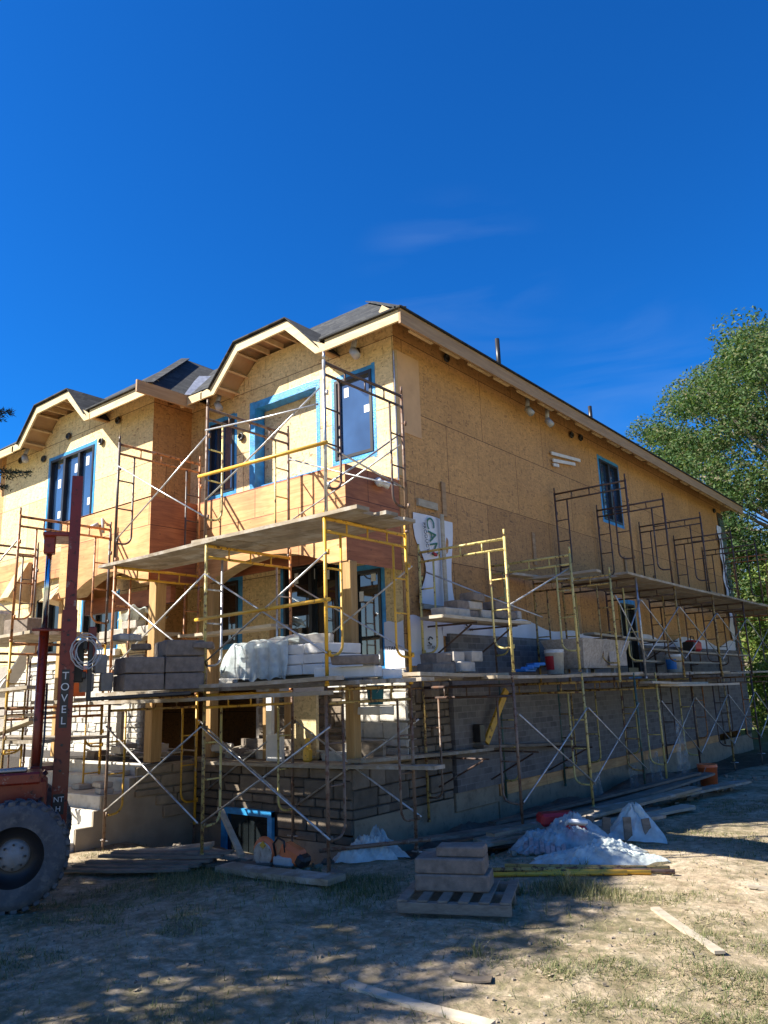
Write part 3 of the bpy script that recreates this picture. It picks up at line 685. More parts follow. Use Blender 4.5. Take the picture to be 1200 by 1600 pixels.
# plywood bands, arched over the porch bays
def band(xa, xb, y, arches, zb=3.79, zt=5.2, dp=0.28):
    pts = [(xa, zt), (xa, zb)]
    for a0, a1, h in arches:
        pts.append((a0, zb))
        for k in range(0, 13):
            t = k/12; pts.append((a0+(a1-a0)*t, zb+h*math.sin(PI*t)**0.8+0.001))
        pts.append((a1, zb))
    pts.append((xb, zb)); pts.append((xb, zt))
    b = MB()
    n = len(pts)
    # vertical strips from lower outline to the top
    low = pts[1:-1]
    for i in range(len(low)-1):
        (x1, z1_), (x2, z2_) = low[i], low[i+1]
        if x2-x1 < 1e-4: continue
        b.add([(x1, y, z1_), (x2, y, z2_), (x2, y, zt), (x1, y, zt)], [(0, 1, 2, 3)])
        b.add([(x1, y+dp, z1_), (x2, y+dp, z2_), (x2, y+dp, zt), (x1, y+dp, zt)], [(3, 2, 1, 0)])
    o = b.build('porch_band', 'ply', house)
    s = MB()
    for i in range(len(low)-1):
        (x1, z1_), (x2, z2_) = low[i], low[i+1]
        if x2-x1 < 1e-4: continue
        s.add([(x1, y+0.002, z1_), (x2, y+0.002, z2_), (x2, y+dp-0.002, z2_), (x1, y+dp-0.002, z1_)], [(3, 2, 1, 0)])
        s.add([(x1, y+dp*.36, z1_-0.006), (x2, y+dp*.36, z2_-0.006), (x2, y+dp*.6, z2_-0.006), (x1, y+dp*.6, z1_-0.006)], [(3, 2, 1, 0)])
    s.build('arch_soffit', 'lumber', o)
    return o
band(-10.5, X0, YB, [(-10.15, -7.45, 0.30)])
band(-13.25, -10.5, YBL, [(-12.75, -10.75, 0.30)])
band(-18.45, -13.27, YL-0.10, [(-17.6, -14.0, 0.25)], zb=4.30, zt=5.10, dp=0.095)
MB().box(-13.262, -13.252, YBL+0.001, YL-0.11, 3.79, 5.2).build('band_return', 'ply', house)
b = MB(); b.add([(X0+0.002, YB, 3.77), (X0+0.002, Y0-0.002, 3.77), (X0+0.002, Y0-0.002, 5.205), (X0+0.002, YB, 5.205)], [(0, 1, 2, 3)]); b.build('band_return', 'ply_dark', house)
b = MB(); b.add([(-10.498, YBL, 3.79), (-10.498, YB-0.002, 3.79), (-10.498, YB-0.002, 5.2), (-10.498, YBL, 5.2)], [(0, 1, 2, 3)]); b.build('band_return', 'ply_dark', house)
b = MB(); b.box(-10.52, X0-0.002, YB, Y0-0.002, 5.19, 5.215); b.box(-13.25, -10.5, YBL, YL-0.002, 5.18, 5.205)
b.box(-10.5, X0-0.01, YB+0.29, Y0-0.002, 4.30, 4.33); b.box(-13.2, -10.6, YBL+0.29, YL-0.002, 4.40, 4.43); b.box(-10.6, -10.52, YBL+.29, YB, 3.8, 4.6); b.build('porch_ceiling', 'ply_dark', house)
b = MB(); b.box(X0-0.02, X0+0.001, YB+0.28, Y0, 3.775, 3.80); b.build('band_nailer', 'lumber', house)
# sloped wood cheek on the left band
b = MB(); b.prism([(-13.75, YBL-0.1, 3.78), (-13.75, YBL+0.35, 3.70), (-13.75, YL-0.12, 4.95), (-13.75, YL-0.2, 4.95)], (0.42, 0, 0)); b.build('band_bracket', 'lumber', house)
b = MB(); b.prism([(-17.0, YL-0.6, 4.2), (-17.0, YL-0.12, 4.1), (-17.0, YL-0.12, 5.0), (-17.0, YL-0.2, 5.0)], (0.38, 0, 0)); b.build('band_bracket', 'lumber', house)
# timber posts
for x, y, z0, z1, w in ((-7.13, 8.14, 1.05, 3.79, 0.15), (-10.38, 7.23, 1.05, 3.80, 0.19), (-10.12, 8.14, 1.05, 3.79, 0.14), (-13.0, 7.23, 1.05, 3.8, 0.17), (-13.35, 7.3, 1.05, 3.8, 0.12), (-9.6, 9.0, 1.05, 3.1, 0.12), (-8.9, 8.2, 1.05, 2.0, 0.10)):
    b = MB(); b.box(x-w/2, x+w/2, y-w/2, y+w/2, z0, z1, 0.006); b.build('porch_post', 'post', house)
# deeper beams seen between posts
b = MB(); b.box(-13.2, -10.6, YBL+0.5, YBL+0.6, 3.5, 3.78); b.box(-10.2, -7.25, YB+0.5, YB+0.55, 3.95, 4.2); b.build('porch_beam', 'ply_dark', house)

# masonry ---------------------------------------------------------
def ashlar(name, axis, plane, u0, u1, z0, z1, mat='stone', hs=(0.12, 0.19, 0.25), sgn=1, seed=0, rough=0.012, clip=None, lmin=0.22, lmax=0.60, gap=0.010):
    rnd = random.Random(seed); b = MB(); z = z0
    def put(a0, a1, c0, c1):
        g = gap; d = rnd.uniform(0.025, 0.055)
        if clip and not clip((a0+a1)/2, (c0+c1)/2): return
        n0 = len(b.v)
        if axis == 'Y': b.box(a0+g, a1-g, plane-d, plane+0.03, c0+g, c1-g, 0.012)
        else: b.box(plane-0.03, plane+d, a0+g, a1-g, c0+g, c1-g, 0.012)
        for i in range(n0, len(b.v)):
            v = b.v[i]; b.v[i] = (v[0]+rnd.uniform(-1, 1)*rough*0.5, v[1]+rnd.uniform(-1, 1)*rough*0.5, v[2]+rnd.uniform(-1, 1)*rough*0.4)
    while z < z1-0.03:
        h = min(rnd.choice(hs), z1-z)
        if z1-z-h < 0.06: h = z1-z
        u = u0-rnd.random()*0.2*0
        while u < u1-0.02:
            L = min(rnd.uniform(lmin, lmax), u1-u)
            if u1-u-L < 0.12: L = u1-u
            if h >= 0.17 and rnd.random() < 0.35:
                put(u, u+L, z, z+h*0.5); put(u, u+L, z+h*0.5, z+h)
            else: put(u, u+L, z, z+h)
            u += L
        z += h
    return b.build(name, mat, house)
def slabs(name, mat, *boxes):
    for q in boxes: MB().box(*q).build(name, mat, house)
def slab(name, mat, *a):
    b = MB(); b.box(*a); return b.build(name, mat, house)
# porch base front and side, stair cheek
slab('porch_base', 'mortar', -10.4, X0-0.0, YB+0.001, Y0, -0.5, 1.03)
slab('porch_base', 'mortar', -17.5, -10.46, YBL+0.05, YL, -0.5, 1.02)
bwin = (-9.62, -8.58, -0.28, 0.33)
ashlar('porch_stone', 'Y', YB, -10.36, X0+0.02, 0.34, 0.98, seed=1)
ashlar('porch_stone', 'Y', YB, bwin[1]+0.08, X0+0.02, 0.02, 0.34, seed=2)
ashlar('porch_stone', 'Y', YB, -10.36, bwin[0]-0.08, 0.10, 0.34, seed=3)
ashlar('porch_stone', 'X', X0, YB-0.02, 10.38, 0.34, 0.98, seed=4)
ashlar('stair_cheek_stone', 'X', -10.4, 6.95, YB, 0.22, 1.0, 'stone_tan', seed=5, clip=lambda u, z: (z-0.22) > (7.65-u)*0.9, hs=(0.11, 0.15, 0.19), lmin=0.35, lmax=0.75)
slab('porch_coping', 'concrete', -10.45, X0+0.07, YB-0.06, YB+0.3, 0.985, 1.04)
slab('porch_coping', 'concrete', X0-0.2, X0+0.072, YB+0.302, Y0, 0.984, 1.041)
# foundation concrete
slabs('foundation', 'concrete', (bwin[1]+0.001, X0+0.03, YB-0.03, YB+0.0005, -0.6, 0.02), (-10.4, bwin[0]-0.001, YB-0.03, YB+0.0005, -0.6, 0.10), (X0-0.2, X0+0.028, YB+0.001, 10.38, -0.6, 0.33))
slabs('foundation', 'concrete', (X0-0.05, X0+0.06, 10.40, 11.68, 0.12, 0.40, 0.01), (X0-0.04, X0+0.04, 11.7, 27.7, -0.7, 0.20), (X0-0.05, X0+0.02, 10.39, 11.69, -0.7, 0.115))
b = MB(); b.box(X0, X0+0.062, 11.72, 24.0, 0.205, 0.39); b.build('ledger_board', 'ply', house)
# basement window
window('Y', YB+0.0, bwin[0]+0.06, bwin[1]-0.06, bwin[2], bwin[3]-0.05, 2, glass='glass_dark', tape=0, rec=-0.03, name='basement_window', label='basement window with blue taped surround')
b = MB(); u0, u1, z0, z1 = bwin
b.box(u0-0.03, u0+0.06, YB-0.09, YB-0.0315, z0-0.2, z1+0.02); b.box(u1-0.06, u1+0.03, YB-0.09, YB-0.0315, z0-0.2, z1+0.02); b.box(u0-0.03, u1+0.03, YB-0.10, YB-0.0315, z1-0.05, z1+0.035); b.build('window_surround', 'tape', house)
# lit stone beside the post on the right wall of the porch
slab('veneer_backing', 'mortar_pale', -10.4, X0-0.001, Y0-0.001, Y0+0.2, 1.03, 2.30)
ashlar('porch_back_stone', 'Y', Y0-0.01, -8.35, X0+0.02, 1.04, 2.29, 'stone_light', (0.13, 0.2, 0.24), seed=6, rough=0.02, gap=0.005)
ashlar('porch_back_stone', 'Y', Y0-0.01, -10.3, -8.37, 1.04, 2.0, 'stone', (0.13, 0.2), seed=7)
slab('window_sill', 'white_sill', -9.9, -8.35, Y0-0.12, Y0-0.002, 1.98, 2.08)
slab('veneer_backing', 'mortar', X0-0.2, X0-0.001, Y0+0.2, 10.39, 1.03, 2.35)
ashlar('corner_stone', 'X', X0-0.005, Y0-0.03, 10.39, 1.05, 2.32, 'stone', (0.11, 0.17, 0.22), seed=8, lmin=0.14, lmax=0.42)
# left half ground floor veneer
slab('veneer_backing', 'mortar_pale', XE, XM-0.001, YL-0.001, YL+0.2, 0.5, 2.78)
ashlar('left_stone', 'Y', YL-0.01, -17.5, XM, 1.0, 2.76, 'stone_light', (0.11, 0.17, 0.22), seed=9, rough=0.02, gap=0.005)
slab('window_sill', 'white_sill', -14.75, -13.2, YL-0.12, YL-0.002, 2.80, 2.92)
slab('window_sill', 'white_sill', -16.7, -15.3, YL-0.12, YL-0.002, 2.80, 2.92)
# brick
slabs('brick_veneer', 'brick', (X0-0.002, X0+0.09, 10.41, 17.70, 0.402, 2.84), (X0-0.002, X0+0.09, 18.75, 27.72, 0.402, 2.84), (X0-0.002, X0+0.088, 17.702, 18.748, 0.402, 2.05))
# white house wrap
def sheet(name, fn, nu, nv, mat, parent=None, thick=0.0):
    b = MB(); vs = [fn(i/nu, j/nv) for i in range(nu+1) for j in range(nv+1)]
    fs = [(i*(nv+1)+j, (i+1)*(nv+1)+j, (i+1)*(nv+1)+j+1, i*(nv+1)+j+1) for i in range(nu) for j in range(nv)]
    b.add(vs, fs); o = b.build(name, mat, parent, True)
    if thick:
        md = o.modifiers.new('solid', 'SOLIDIFY'); md.thickness = thick; md.offset = 1
    return o
def wob(a, b_, k=1.0): return math.sin(a*13.1*k+1.3)*math.cos(b_*9.7*k+0.4)
wr = sheet('house_wrap', lambda u, v: (X0+0.016+0.015*abs(wob(u*3, v)), 8.0*0+Y0+0.05+u*0.95, 2.33+v*(0.74+0.03*math.sin(u*9))), 24, 10, 'wrap', house)
sheet('house_wrap', lambda u, v: (-7.48+u*0.375, Y0-0.012, 2.30+v*(0.70+0.02*math.sin(u*7))), 6, 6, 'wrap', house)
sheet('house_wrap', lambda u, v: (X0+0.02+0.02*abs(wob(u*5, v)), 10.3+u*6.5, 2.80+v*(0.30+0.10*math.sin(u*5+0.6)+0.05*math.sin(u*19))), 60, 6, 'wrap', house)
sheet('house_wrap', lambda u, v: (X0+0.02+0.02*abs(wob(u*5, v)), 19+u*8.5, 2.80+v*(0.18+0.16*math.sin(u*6+2.0)**2+0.05*math.sin(u*23))), 60, 6, 'wrap', house)
def loose(u, v):
    z = 3.28+v*1.45
    yl = 9.64 + (0.26*math.sin(min(1, v*1.25)*PI)**2 if v < 0.8 else -0.02); yr = 10.70-0.06*math.sin(v*5)
    return (X0+0.05+0.022*wob(u*0.6, v*0.4)+0.02*math.sin(u*5), yl+(yr-yl)*u, z)
wl = sheet('loose_wrap', loose, 20, 24, 'wrap', house)
wl['label'] = 'torn white wrap sheet hanging on the side wall'
slabs('wall_batten', 'palelumber', (X0+0.12, X0+0.15, 10.25, 10.33, 3.2, 4.78), (X0+0.03, X0+0.10, 9.72, 10.75, 3.20, 3.27), (X0+0.013, X0+0.06, 9.76, 10.3, 4.86, 4.98))
b = MB()
for y, z0, z1 in ((10.48, 4.80, 5.4), (13.6, 4.3, 4.95), (18.35, 4.4, 5.0), (20.3, 4.1, 4.7), (15.4, 3.0, 3.6)): MB().box(X0+0.014, X0+0.04, y, y+0.11, z0, z1).build('wall_batten', 'fascia_side', house)
for p, q in (((X0+0.05, 14.75, 6.85), (X0+0.05, 16.2, 6.99)), ((X0+0.05, 14.8, 6.70), (X0+0.05, 15.9, 6.84)), ((X0+0.05, 14.8, 6.60), (X0+0.05, 15.05, 6.63))): MB().bar(p, q, 0.03, 0.07).build('white_cleat', 'white_sill', house)
# rear corner stone quoins
slab('corner_backing', 'mortar', X0-0.01, X0+0.03, 27.15, 27.72, 0.2, 7.5)
ashlar('rear_corner_stone', 'X', X0+0.03, 27.2, 27.74, 0.3, 7.3, 'green', (0.18, 0.25), seed=12, rough=0.05)
sheet('house_wrap', lambda u, v: (X0+0.05+0.03*wob(u, v*3), 26.85+u*(0.4+0.1*math.sin(v*20)), 3.2+v*3.8), 4, 30, 'wrap', house)

def text(body, size, mat, parent, mtx, name='lettering', ext=0.001):
    cu = bpy.data.curves.new('t', 'FONT'); cu.body = body; cu.size = size; cu.extrude = ext; cu.align_x = 'CENTER'; cu.align_y = 'CENTER'
    o = bpy.data.objects.new('t', cu); COL.objects.link(o)
    dg = bpy.context.evaluated_depsgraph_get(); me = bpy.data.meshes.new_from_object(o.evaluated_get(dg))
    bpy.data.objects.remove(o)
    me.transform(mtx); me.materials.clear(); me.materials.append(M[mat])
    r = bpy.data.objects.new(name, me); COL.objects.link(r); r.parent = parent; return r
RX = Matrix(((0, 0, 1), (1, 0, 0), (0, 1, 0))).to_4x4()     # text facing +X, reading along +Y
RY = Matrix(((1, 0, 0), (0, 0, -1), (0, 1, 0))).to_4x4()    # text facing -Y
def xt(y, z, x=X0+0.06, rot=0.0): return Matrix.Translation((x, y, z)) @ RX @ Matrix.Rotation(rot, 4, 'Z')
text('CAN', 0.30, 'green_ink', wl, xt(10.03, 4.38, X0+0.105, -1.35), ext=0.002)
text('PRODUCTS', 0.10, 'ink', wl, xt(9.86, 4.33, X0+0.105, -1.38), ext=0.002)
for y, z in ((9.95, 2.66), (11.05, 2.98)):
    text('TITAN', 0.085, 'ink', wr, xt(y, z-0.05, X0+0.05))
    b = MB()
    for k in range(5):
        a0 = 0.5+k*1.0
        b.tube([(X0+0.05, y-0.02+0.055*math.cos(a), z+0.055+0.055*math.sin(a)) for a in [a0+0.2*j for j in range(4)]], 0.012, 5)
    b.build('wrap_emblem', 'ink', wr)
text('TITAN', 0.085, 'ink', wr, Matrix.Translation((-7.36, Y0-0.016, 2.60)) @ RY)
b = MB(); b.tube([(X0+0.108, 10.06, 4.08), (X0+0.112, 10.07, 4.10)], 0.05, 8); b.build('wrap_emblem', 'red_plastic', wl)
# vents, stub pipes and lights
for nm, p, ax in [('wall_vent', (-11.36, Y0-0.02, 7.88), 'Y'), ('wall_vent', (-7.87, Y0-0.02, 7.62), 'Y'), ('wall_vent', (-10.82, Y0-0.02, 6.80), 'Y'), ('wall_vent', (-15.55, YL-0.02, 7.72), 'Y'), ('wall_vent', (-14.2, YL-0.02, 7.28), 'Y'), ('wall_vent', (-16.6, YL-0.02, 7.42), 'Y'), ('wall_vent', (-17.7, YL-0.02, 7.62), 'Y'), ('wall_vent', (-13.6, YL-0.02, 7.6), 'Y'),
                  ('wall_vent', (X0+0.02, 10.85, 7.78), 'X'), ('wall_vent', (X0+0.02, 14.0, 7.6), 'X'), ('wall_vent', (X0+0.02, 15.9, 7.55), 'X'), ('wall_vent', (X0+0.02, 16.4, 7.6), 'X'), ('wall_vent', (X0+0.02, 26.8, 7.5), 'X')]:
    b = MB(); a = (0, -1, 0) if ax == 'Y' else (1, 0, 0)
    b.lathe(p, [(0.0, 0.0), (0.075, 0.0), (0.085, 0.02), (0.06, 0.05), (0.055, 0.01), (0.0, 0.01)], 16, a); b.build(nm, 'machine_black', house, True)
for p in ((-11.25, 9.05, 7.52), (-16.95, 8.1, 7.5), (X0+0.25, 13.4, 7.45), (X0+0.35, 14.05, 7.35), (-7.7, 9.0, 7.5)):
    b = MB(); b.tube([p, (p[0]+0.1, p[1]-0.02, p[2]-0.14)], 0.07, 10); b.tube([(p[0], p[1], p[2]), (p[0]-0.02, p[1]+0.1, p[2]+0.3)], 0.045, 8); b.build('vent_duct', 'grey_plastic', house, True)
b = MB(); b.lathe((X0+0.003, 8.78, 5.08), [(0, 0.0), (0.06, 0.0), (0.06, 0.05), (0.0, 0.06)], 14, (1, 0, 0)); b.tube([(X0+0.05, 8.78, 5.08), (X0+0.12, 8.70, 5.02)], [0.04, 0.06], 12); b.tube([(X0+0.05, 8.80, 5.06), (X0+0.12, 8.92, 5.02)], [0.04, 0.06], 12); b.build('flood_light', 'white_ink', house, True)
b = MB(); b.tube([(-12.0, YBL-0.02, 4.95), (-12.05, YBL-0.14, 4.9)], [0.05, 0.03], 8); b.tube([(-11.8, YBL-0.02, 4.95), (-11.75, YBL-0.1, 5.0), (-11.7, YBL-0.1, 4.75)], 0.025, 8); b.build('wall_light', 'grey_plastic', house, True)
for x, y, h in ((-8.45, 15.25, 0.92), (-8.4, 20.35, 0.62)):
    z = EZ+SL*(-6.5-x); b = MB(); b.tube([(x, y, z-0.1), (x, y, z+h)], 0.055, 12); b.tube([(x, y, z-0.02), (x, y, z+0.12)], [0.14, 0.06], 12); b.build('roof_vent_pipe', 'machine_black', house, True)
# downpipe conduit on the corner
b = MB(); b.tube([(X0+0.02, Y0-0.03, 5.2), (X0+0.02, Y0-0.03, 7.4)], 0.012, 6); b.build('corner_bead', 'steel', house)

# concrete steps of the left porch
b = MB()
for i, (ya, z) in enumerate(((6.05, 0.08+0.02), (6.05, 0.27), (6.31, 0.47), (6.42, 0.66), (6.88, 0.85), (7.12, 1.03))):
    if i == 0: continue
    yb = (None, 6.31, 6.42, 6.88, 7.12, 7.18)[i]
    b.box(-14.2, -10.43, ya, yb if i < 5 else YBL+0.05, -0.5+0.001*i, z, 0.012)
b.box(-14.2, -10.43, 5.80, 6.049, -0.5, 0.10, 0.01)
st = b.build('concrete_steps', 'steps')
MB().prism([(-10.45, yy, zz) for yy, zz in ((6.06, -.5), (6.06, .265), (6.315, .265), (6.315, .465), (6.425, .465), (6.425, .655), (6.885, .655), (6.885, .845), (7.125, .845), (7.125, 1.015), (8.04, 1.015), (8.04, -.5))], (0.042, 0, 0)).build('shaded_side_slab', 'cheek', st); tag(st, 'pale concrete steps climbing to the porch behind the red forklift mast', 'steps')  # thin dark slab added over the step ends to deepen their shade

# ================================================================ SCAFFOLDING
FW, FH = 1.54, 1.93     # frame width, height
def frame_meshes():
    r = 0.021
    leg = MB().tube([(0, 0, 0), (0, 0, FH)], r, 8)
    leg.tube([(0, 0, FH), (0, 0, FH+0.11)], 0.016, 6)
    for z in (0.36, 1.50):
        leg.tube([(0.018, 0.0, z), (0.065, 0.0, z)], 0.009, 5); leg.box(0.035, 0.06, -0.012, 0.012, z-0.03, z+0.03)
    leg.tube([(0, 0, 0.0), (0, 0, 0.035)], 0.027, 8)
    hd = MB().tube([(0, 0.02, FH-0.03), (0, FW-0.02, FH-0.03)], r, 8).tube([(0, 0.02, FH-0.18), (0, FW-0.02, FH-0.18)], 0.018, 8)
    for y in (FW*0.25, FW*0.5, FW*0.75): hd.tube([(0, y, FH-0.18), (0, y, FH-0.04)], 0.012, 5)
    def lad(s):
        y0 = 0.0 if s > 0 else FW; g = 0.27*s
        pts = [(0, y0+g, FH-0.19), (0, y0+g, 0.48)]
        for k in range(1, 6):
            a = k/5*PI/2; pts.append((0, y0+g-s*(0.14*(1-math.cos(a))), 0.48-0.14*math.sin(a)))
        pts.append((0, y0+0.02*s, 0.335))
        m = MB().tube(pts, 0.016, 7)
        for z in (1.32, 0.88): m.tube([(0, y0+0.02*s, z), (0, y0+g, z)], 0.012, 5)
        return m
    return leg, hd, lad(1), lad(-1)
_L, _H, _LA, _LB = frame_meshes()
FM = {}
def fmesh(key, mb, mat):
    if (key, mat) not in FM: FM[(key, mat)] = mb.mesh('scaffold_'+key, mat, True)
    return FM[(key, mat)]
def frame(x, y, z, rz, mats, label, group, lean=0.0):
    """outer leg at (x,y,z); frame spans local +Y"""
    t = empty('mason_scaffold', (x, y, z), rz, label=label, cat='scaffold frame', group=group)
    t.rotation_euler = (0, lean, rz)
    mo, mi, mh, ml = (list(mats)+[mats[-1]]*4)[:4] if isinstance(mats, (list, tuple)) else (mats,)*4
    inst('leg', fmesh('leg', _L, mo), t); inst('leg', fmesh('leg', _L, mi), t, (0, FW, 0))
    inst('header', fmesh('header', _H, mh), t)
    inst('ladder_side', fmesh('ladder_a', _LA, ml), t); inst('ladder_side', fmesh('ladder_b', _LB, ml), t)
    return t
GF = 'welded scaffold frames stacked round the house'
def jack(x, y, z1, label):
    zg = gz(x, y)
    t = empty('screw_jack', (x, y, zg), label=label, cat='screw jack', group='screw jacks under the scaffold legs')
    MB().tube([(0, 0, 0.01), (0, 0, z1-zg)], 0.014, 6).build('screw', 'rust', t, True)
    MB().box(-0.075, 0.075, -0.075, 0.075, 0.0, 0.012).build('base_plate', 'rust', t)
    MB().tube([(-0.09, 0.0, z1-zg-0.03), (0.09, 0.02, z1-zg-0.03)], 0.01, 5).build('handle', 'steel', t, True)
def brace(a, b_, c, d, label, mat='steel', name='cross_brace'):
    t = empty(name, (0, 0, 0), label=label, cat='cross brace', group='crossed brace rods between the scaffold frames')
    for p, q, o in ((a, b_, 0.0), (c, d, 0.028)):
        p = Vector(p); q = Vector(q); d_ = (q-p); m = (p+q)/2 + Vector((0, 0, -random.uniform(0.0, 0.018)))
        off = Vector((d_.y, -d_.x, 0)).normalized()*o if Vector((d_.x, d_.y, 0)).length > 0.1 else Vector()
        MB().tube([p+off, m+off, q+off], 0.0125, 6).build('rod', mat, t, True)
    return t
def plank(p, q, w, label, mat='plank', th=0.045, cat='plank', group='wooden planks laid across the scaffolding', name='scaffold_plank', roll=0.0):
    b = MB(); p = Vector(p); q = Vector(q); d = q-p; n = 5
    s = Vector((-d.y, d.x, 0)).normalized(); rings = []
    for i in range(n+1):
        t = i/n; c = p+d*t+Vector((0, 0, -0.012*math.sin(PI*t)+random.uniform(-0.003, 0.003)))
        ww = w/2*random.uniform(0.985, 1.01); k = Vector((0, 0, roll*ww))
        rings.append([c-s*ww-k-Vector((0, 0, th/2)), c+s*ww+k-Vector((0, 0, th/2)), c+s*ww+k+Vector((0, 0, th/2)), c-s*ww-k+Vector((0, 0, th/2))])
    vs = [v for r in rings for v in r]
    fs = [(i*4+k, i*4+(k+1) % 4, i*4+4+(k+1) % 4, i*4+4+k) for i in range(n) for k in range(4)] + [(3, 2, 1, 0), (n*4, n*4+1, n*4+2, n*4+3)]
    b.add(vs, fs); o = b.build(name, mat); return tag(o, label, cat, group)

YO = 6.36
TIER = ('ground tier', 'middle tier', 'top tier')
# front rows (outer legs at YO, spanning toward the house)
FX = [(-5.94, 'right-hand'), (-8.08, 'middle'), (-10.22, 'left-hand')]
FMATS = {0: [('rust', 'rust', 'dull_yellow', 'rust'), ('yellow', 'yellow', 'yellow', 'yellow'), ('steel', 'rust', 'dark', 'dark')],
         1: [('dull_yellow', 'rust', 'yellow', 'pale_yellow'), ('pale_yellow', 'orange', 'yellow', 'steel'), ('rust', 'rust', 'rust', 'pale_yellow')],
         2: [('rust', 'yellow', 'dull_yellow', 'yellow'), ('orange', 'orange', 'yellow', 'orange'), ('dark', 'orange', 'orange', 'dark')]}
for i, (x, nm) in enumerate(FX):
    for k in range(3):
        desc = {(0, 1): 'bright yellow', (0, 2): 'grey and dark brown', (0, 0): 'rusty brown', (1, 1): 'faded yellow', (1, 0): 'worn yellow', (1, 2): 'rust brown', (2, 0): 'yellow laddered', (2, 1): 'orange yellow', (2, 2): 'dark'}[(i, k)]
        z = (0.12, 2.05, 3.98)[k] + (0.0, -0.02, -0.04)[i]
        frame(x+(0.02, 0, -0.03)[k]*(1 if i else -1), YO, z, 0, FMATS[i][k], f'{desc} scaffold frame, {TIER[k]}, {nm} stack across the porch front', GF)
    jack(x, YO, 0.12, f'screw jack under the outer leg of the {nm} porch front scaffold stack')
    jack(x, YO+FW, 0.12, f'screw jack under the house-side leg of the {nm} porch front scaffold stack')
def fbrace(xa, xb, y, z, label, s=1):
    brace((xa, y, z+0.36), (xb, y, z+1.50), (xa, y, z+1.50), (xb, y, z+0.36), label)
for k, z in enumerate((0.12, 2.05, 3.97)):
    if k != 2: fbrace(-5.90, -8.06, YO-0.04, z, f'grey cross brace on the street side of the {TIER[k]}, right-hand porch bay')
    fbrace(-8.10, -10.2, YO-0.04, z, f'grey cross brace on the street side of the {TIER[k]}, left-hand porch bay')
    if k < 2: fbrace(-5.90, -8.06, YO+FW+0.04, z, f'grey cross brace on the house side of the {TIER[k]}, right-hand porch bay')
    if k < 1: fbrace(-8.10, -10.2, YO+FW+0.04, z, f'grey cross brace on the house side of the {TIER[k]}, left-hand porch bay')
brace((-8.06, YO-0.04, 4.55), (-5.96, YO-0.03, 5.55), (-8.06, YO-0.04, 5.52), (-5.96, YO-0.03, 5.34), 'grey brace pair on the street side of the top tier, right-hand porch bay')
brace((-8.06, YO+FW, 4.50), (-5.96, YO+FW, 5.2), (-8.06, YO+FW, 5.45), (-5.96, YO+FW, 4.62), 'thin grey brace on the house side of the top tier above the porch')
brace((-5.97, YO+0.05, 4.35), (-5.97, YO+FW, 5.35), (-5.97, YO+0.05, 4.85), (-5.97, YO+FW, 4.6), 'grey brace rods crossing in front of the upper corner window')
for z0, z1, lb in ((4.90, 4.84, 'yellow guard rail tube on the top tier above the wide deck'), (2.96, 3.00, 'yellow guard rail tube on the middle tier above the wrapped stone pile')):
    b = MB(); b.tube([(-8.22, YO-0.045, z0), (-5.84, YO-0.045, z1)], 0.024, 8); o = b.build('guard_rail', 'yellow', None, True); tag(o, lb, 'guard rail', 'yellow guard rails')
# left scaffolding in front of the left half
for i, (x, y, nm) in enumerate(((-11.5, 5.5, 'nearer'), (-13.93, 5.5, 'farther'))):
    for k, z in enumerate((-0.99+0.98, 0.94, 2.87)):
        if k == 0 and False: continue
        frame(x, y, z if k else 0.0, 0, (('dull_yellow', 'yellow', 'orange', 'yellow'), ('yellow', 'yellow', 'orange', 'dull_yellow'), ('orange', 'dark', 'orange', 'orange'))[k] if i == 0 else ('dark', 'dark', 'dark', 'dark'), f'{"orange yellow" if i == 0 else "dark"} scaffold frame, {TIER[k]} of the {nm} stack behind the forklift mast', GF) if k != 0 or True else None
brace((-11.5, 5.46, 3.3), (-13.9, 5.46, 4.4), (-11.5, 5.46, 4.4), (-13.9, 5.46, 3.3), 'thin brace rods of the top tier behind the spruce branches at left')
brace((-11.5, 5.46, 1.3), (-13.9, 5.46, 2.4), (-11.5, 5.46, 2.4), (-13.9, 5.46, 1.3), 'thin brace rods low behind the forklift tyre at left')

# side rows (outer leg at x=-5.45, spanning toward the wall) rotation +90deg: local +Y -> world -X
ORD = ['nearest', 'second', 'third', 'fourth', 'fifth', 'sixth', 'seventh', 'eighth', 'ninth']
T0 = [(9.62, ('rust', 'dull_yellow', 'dark', 'rust')), (11.85, ('pale_yellow', 'green', 'dull_yellow', 'pale_yellow')), (14.05, ('green', 'green', 'dull_yellow', 'dull_yellow')), (15.15, ('pale_yellow', 'dark', 'dull_yellow', 'pale_yellow')), (17.2, ('dark', 'dark', 'dull_yellow', 'pale_yellow')), (19.63, ('dull_yellow', 'dark', 'rust', 'dark')), (22.1, ('dark', 'dull_yellow', 'rust', 'orange')), (24.5, ('dark', 'dark', 'rust', 'dark'))]
for i, (y, mt) in enumerate(T0):
    frame(-5.47, y, 0.10, PI/2, mt, f'worn scaffold frame of the ground tier, {ORD[i]} from the camera along the side wall', GF, 0)
    jack(-5.47, y, 0.10, f'screw jack under the outer leg of the {ORD[i]} side scaffold frame')
    if i and y - T0[i-1][0] > 1.5:
        ya = T0[i-1][0]
        brace((-5.43, ya, 0.46), (-5.43, y, 1.60), (-5.43, ya, 1.60), (-5.43, y, 0.46), f'grey cross brace of the ground tier along the side wall, before the {ORD[i]} frame')
frame(-5.47, 9.66, 2.17, PI/2, ('pale_yellow',)*4, 'pale yellow scaffold frame standing alone beside the torn white wrap', GF)
frame(-5.47, 11.80, 2.17, PI/2, ('pale_yellow', 'rust', 'pale_yellow', 'pale_yellow'), 'pale yellow scaffold frame beside the mortar tub', GF)
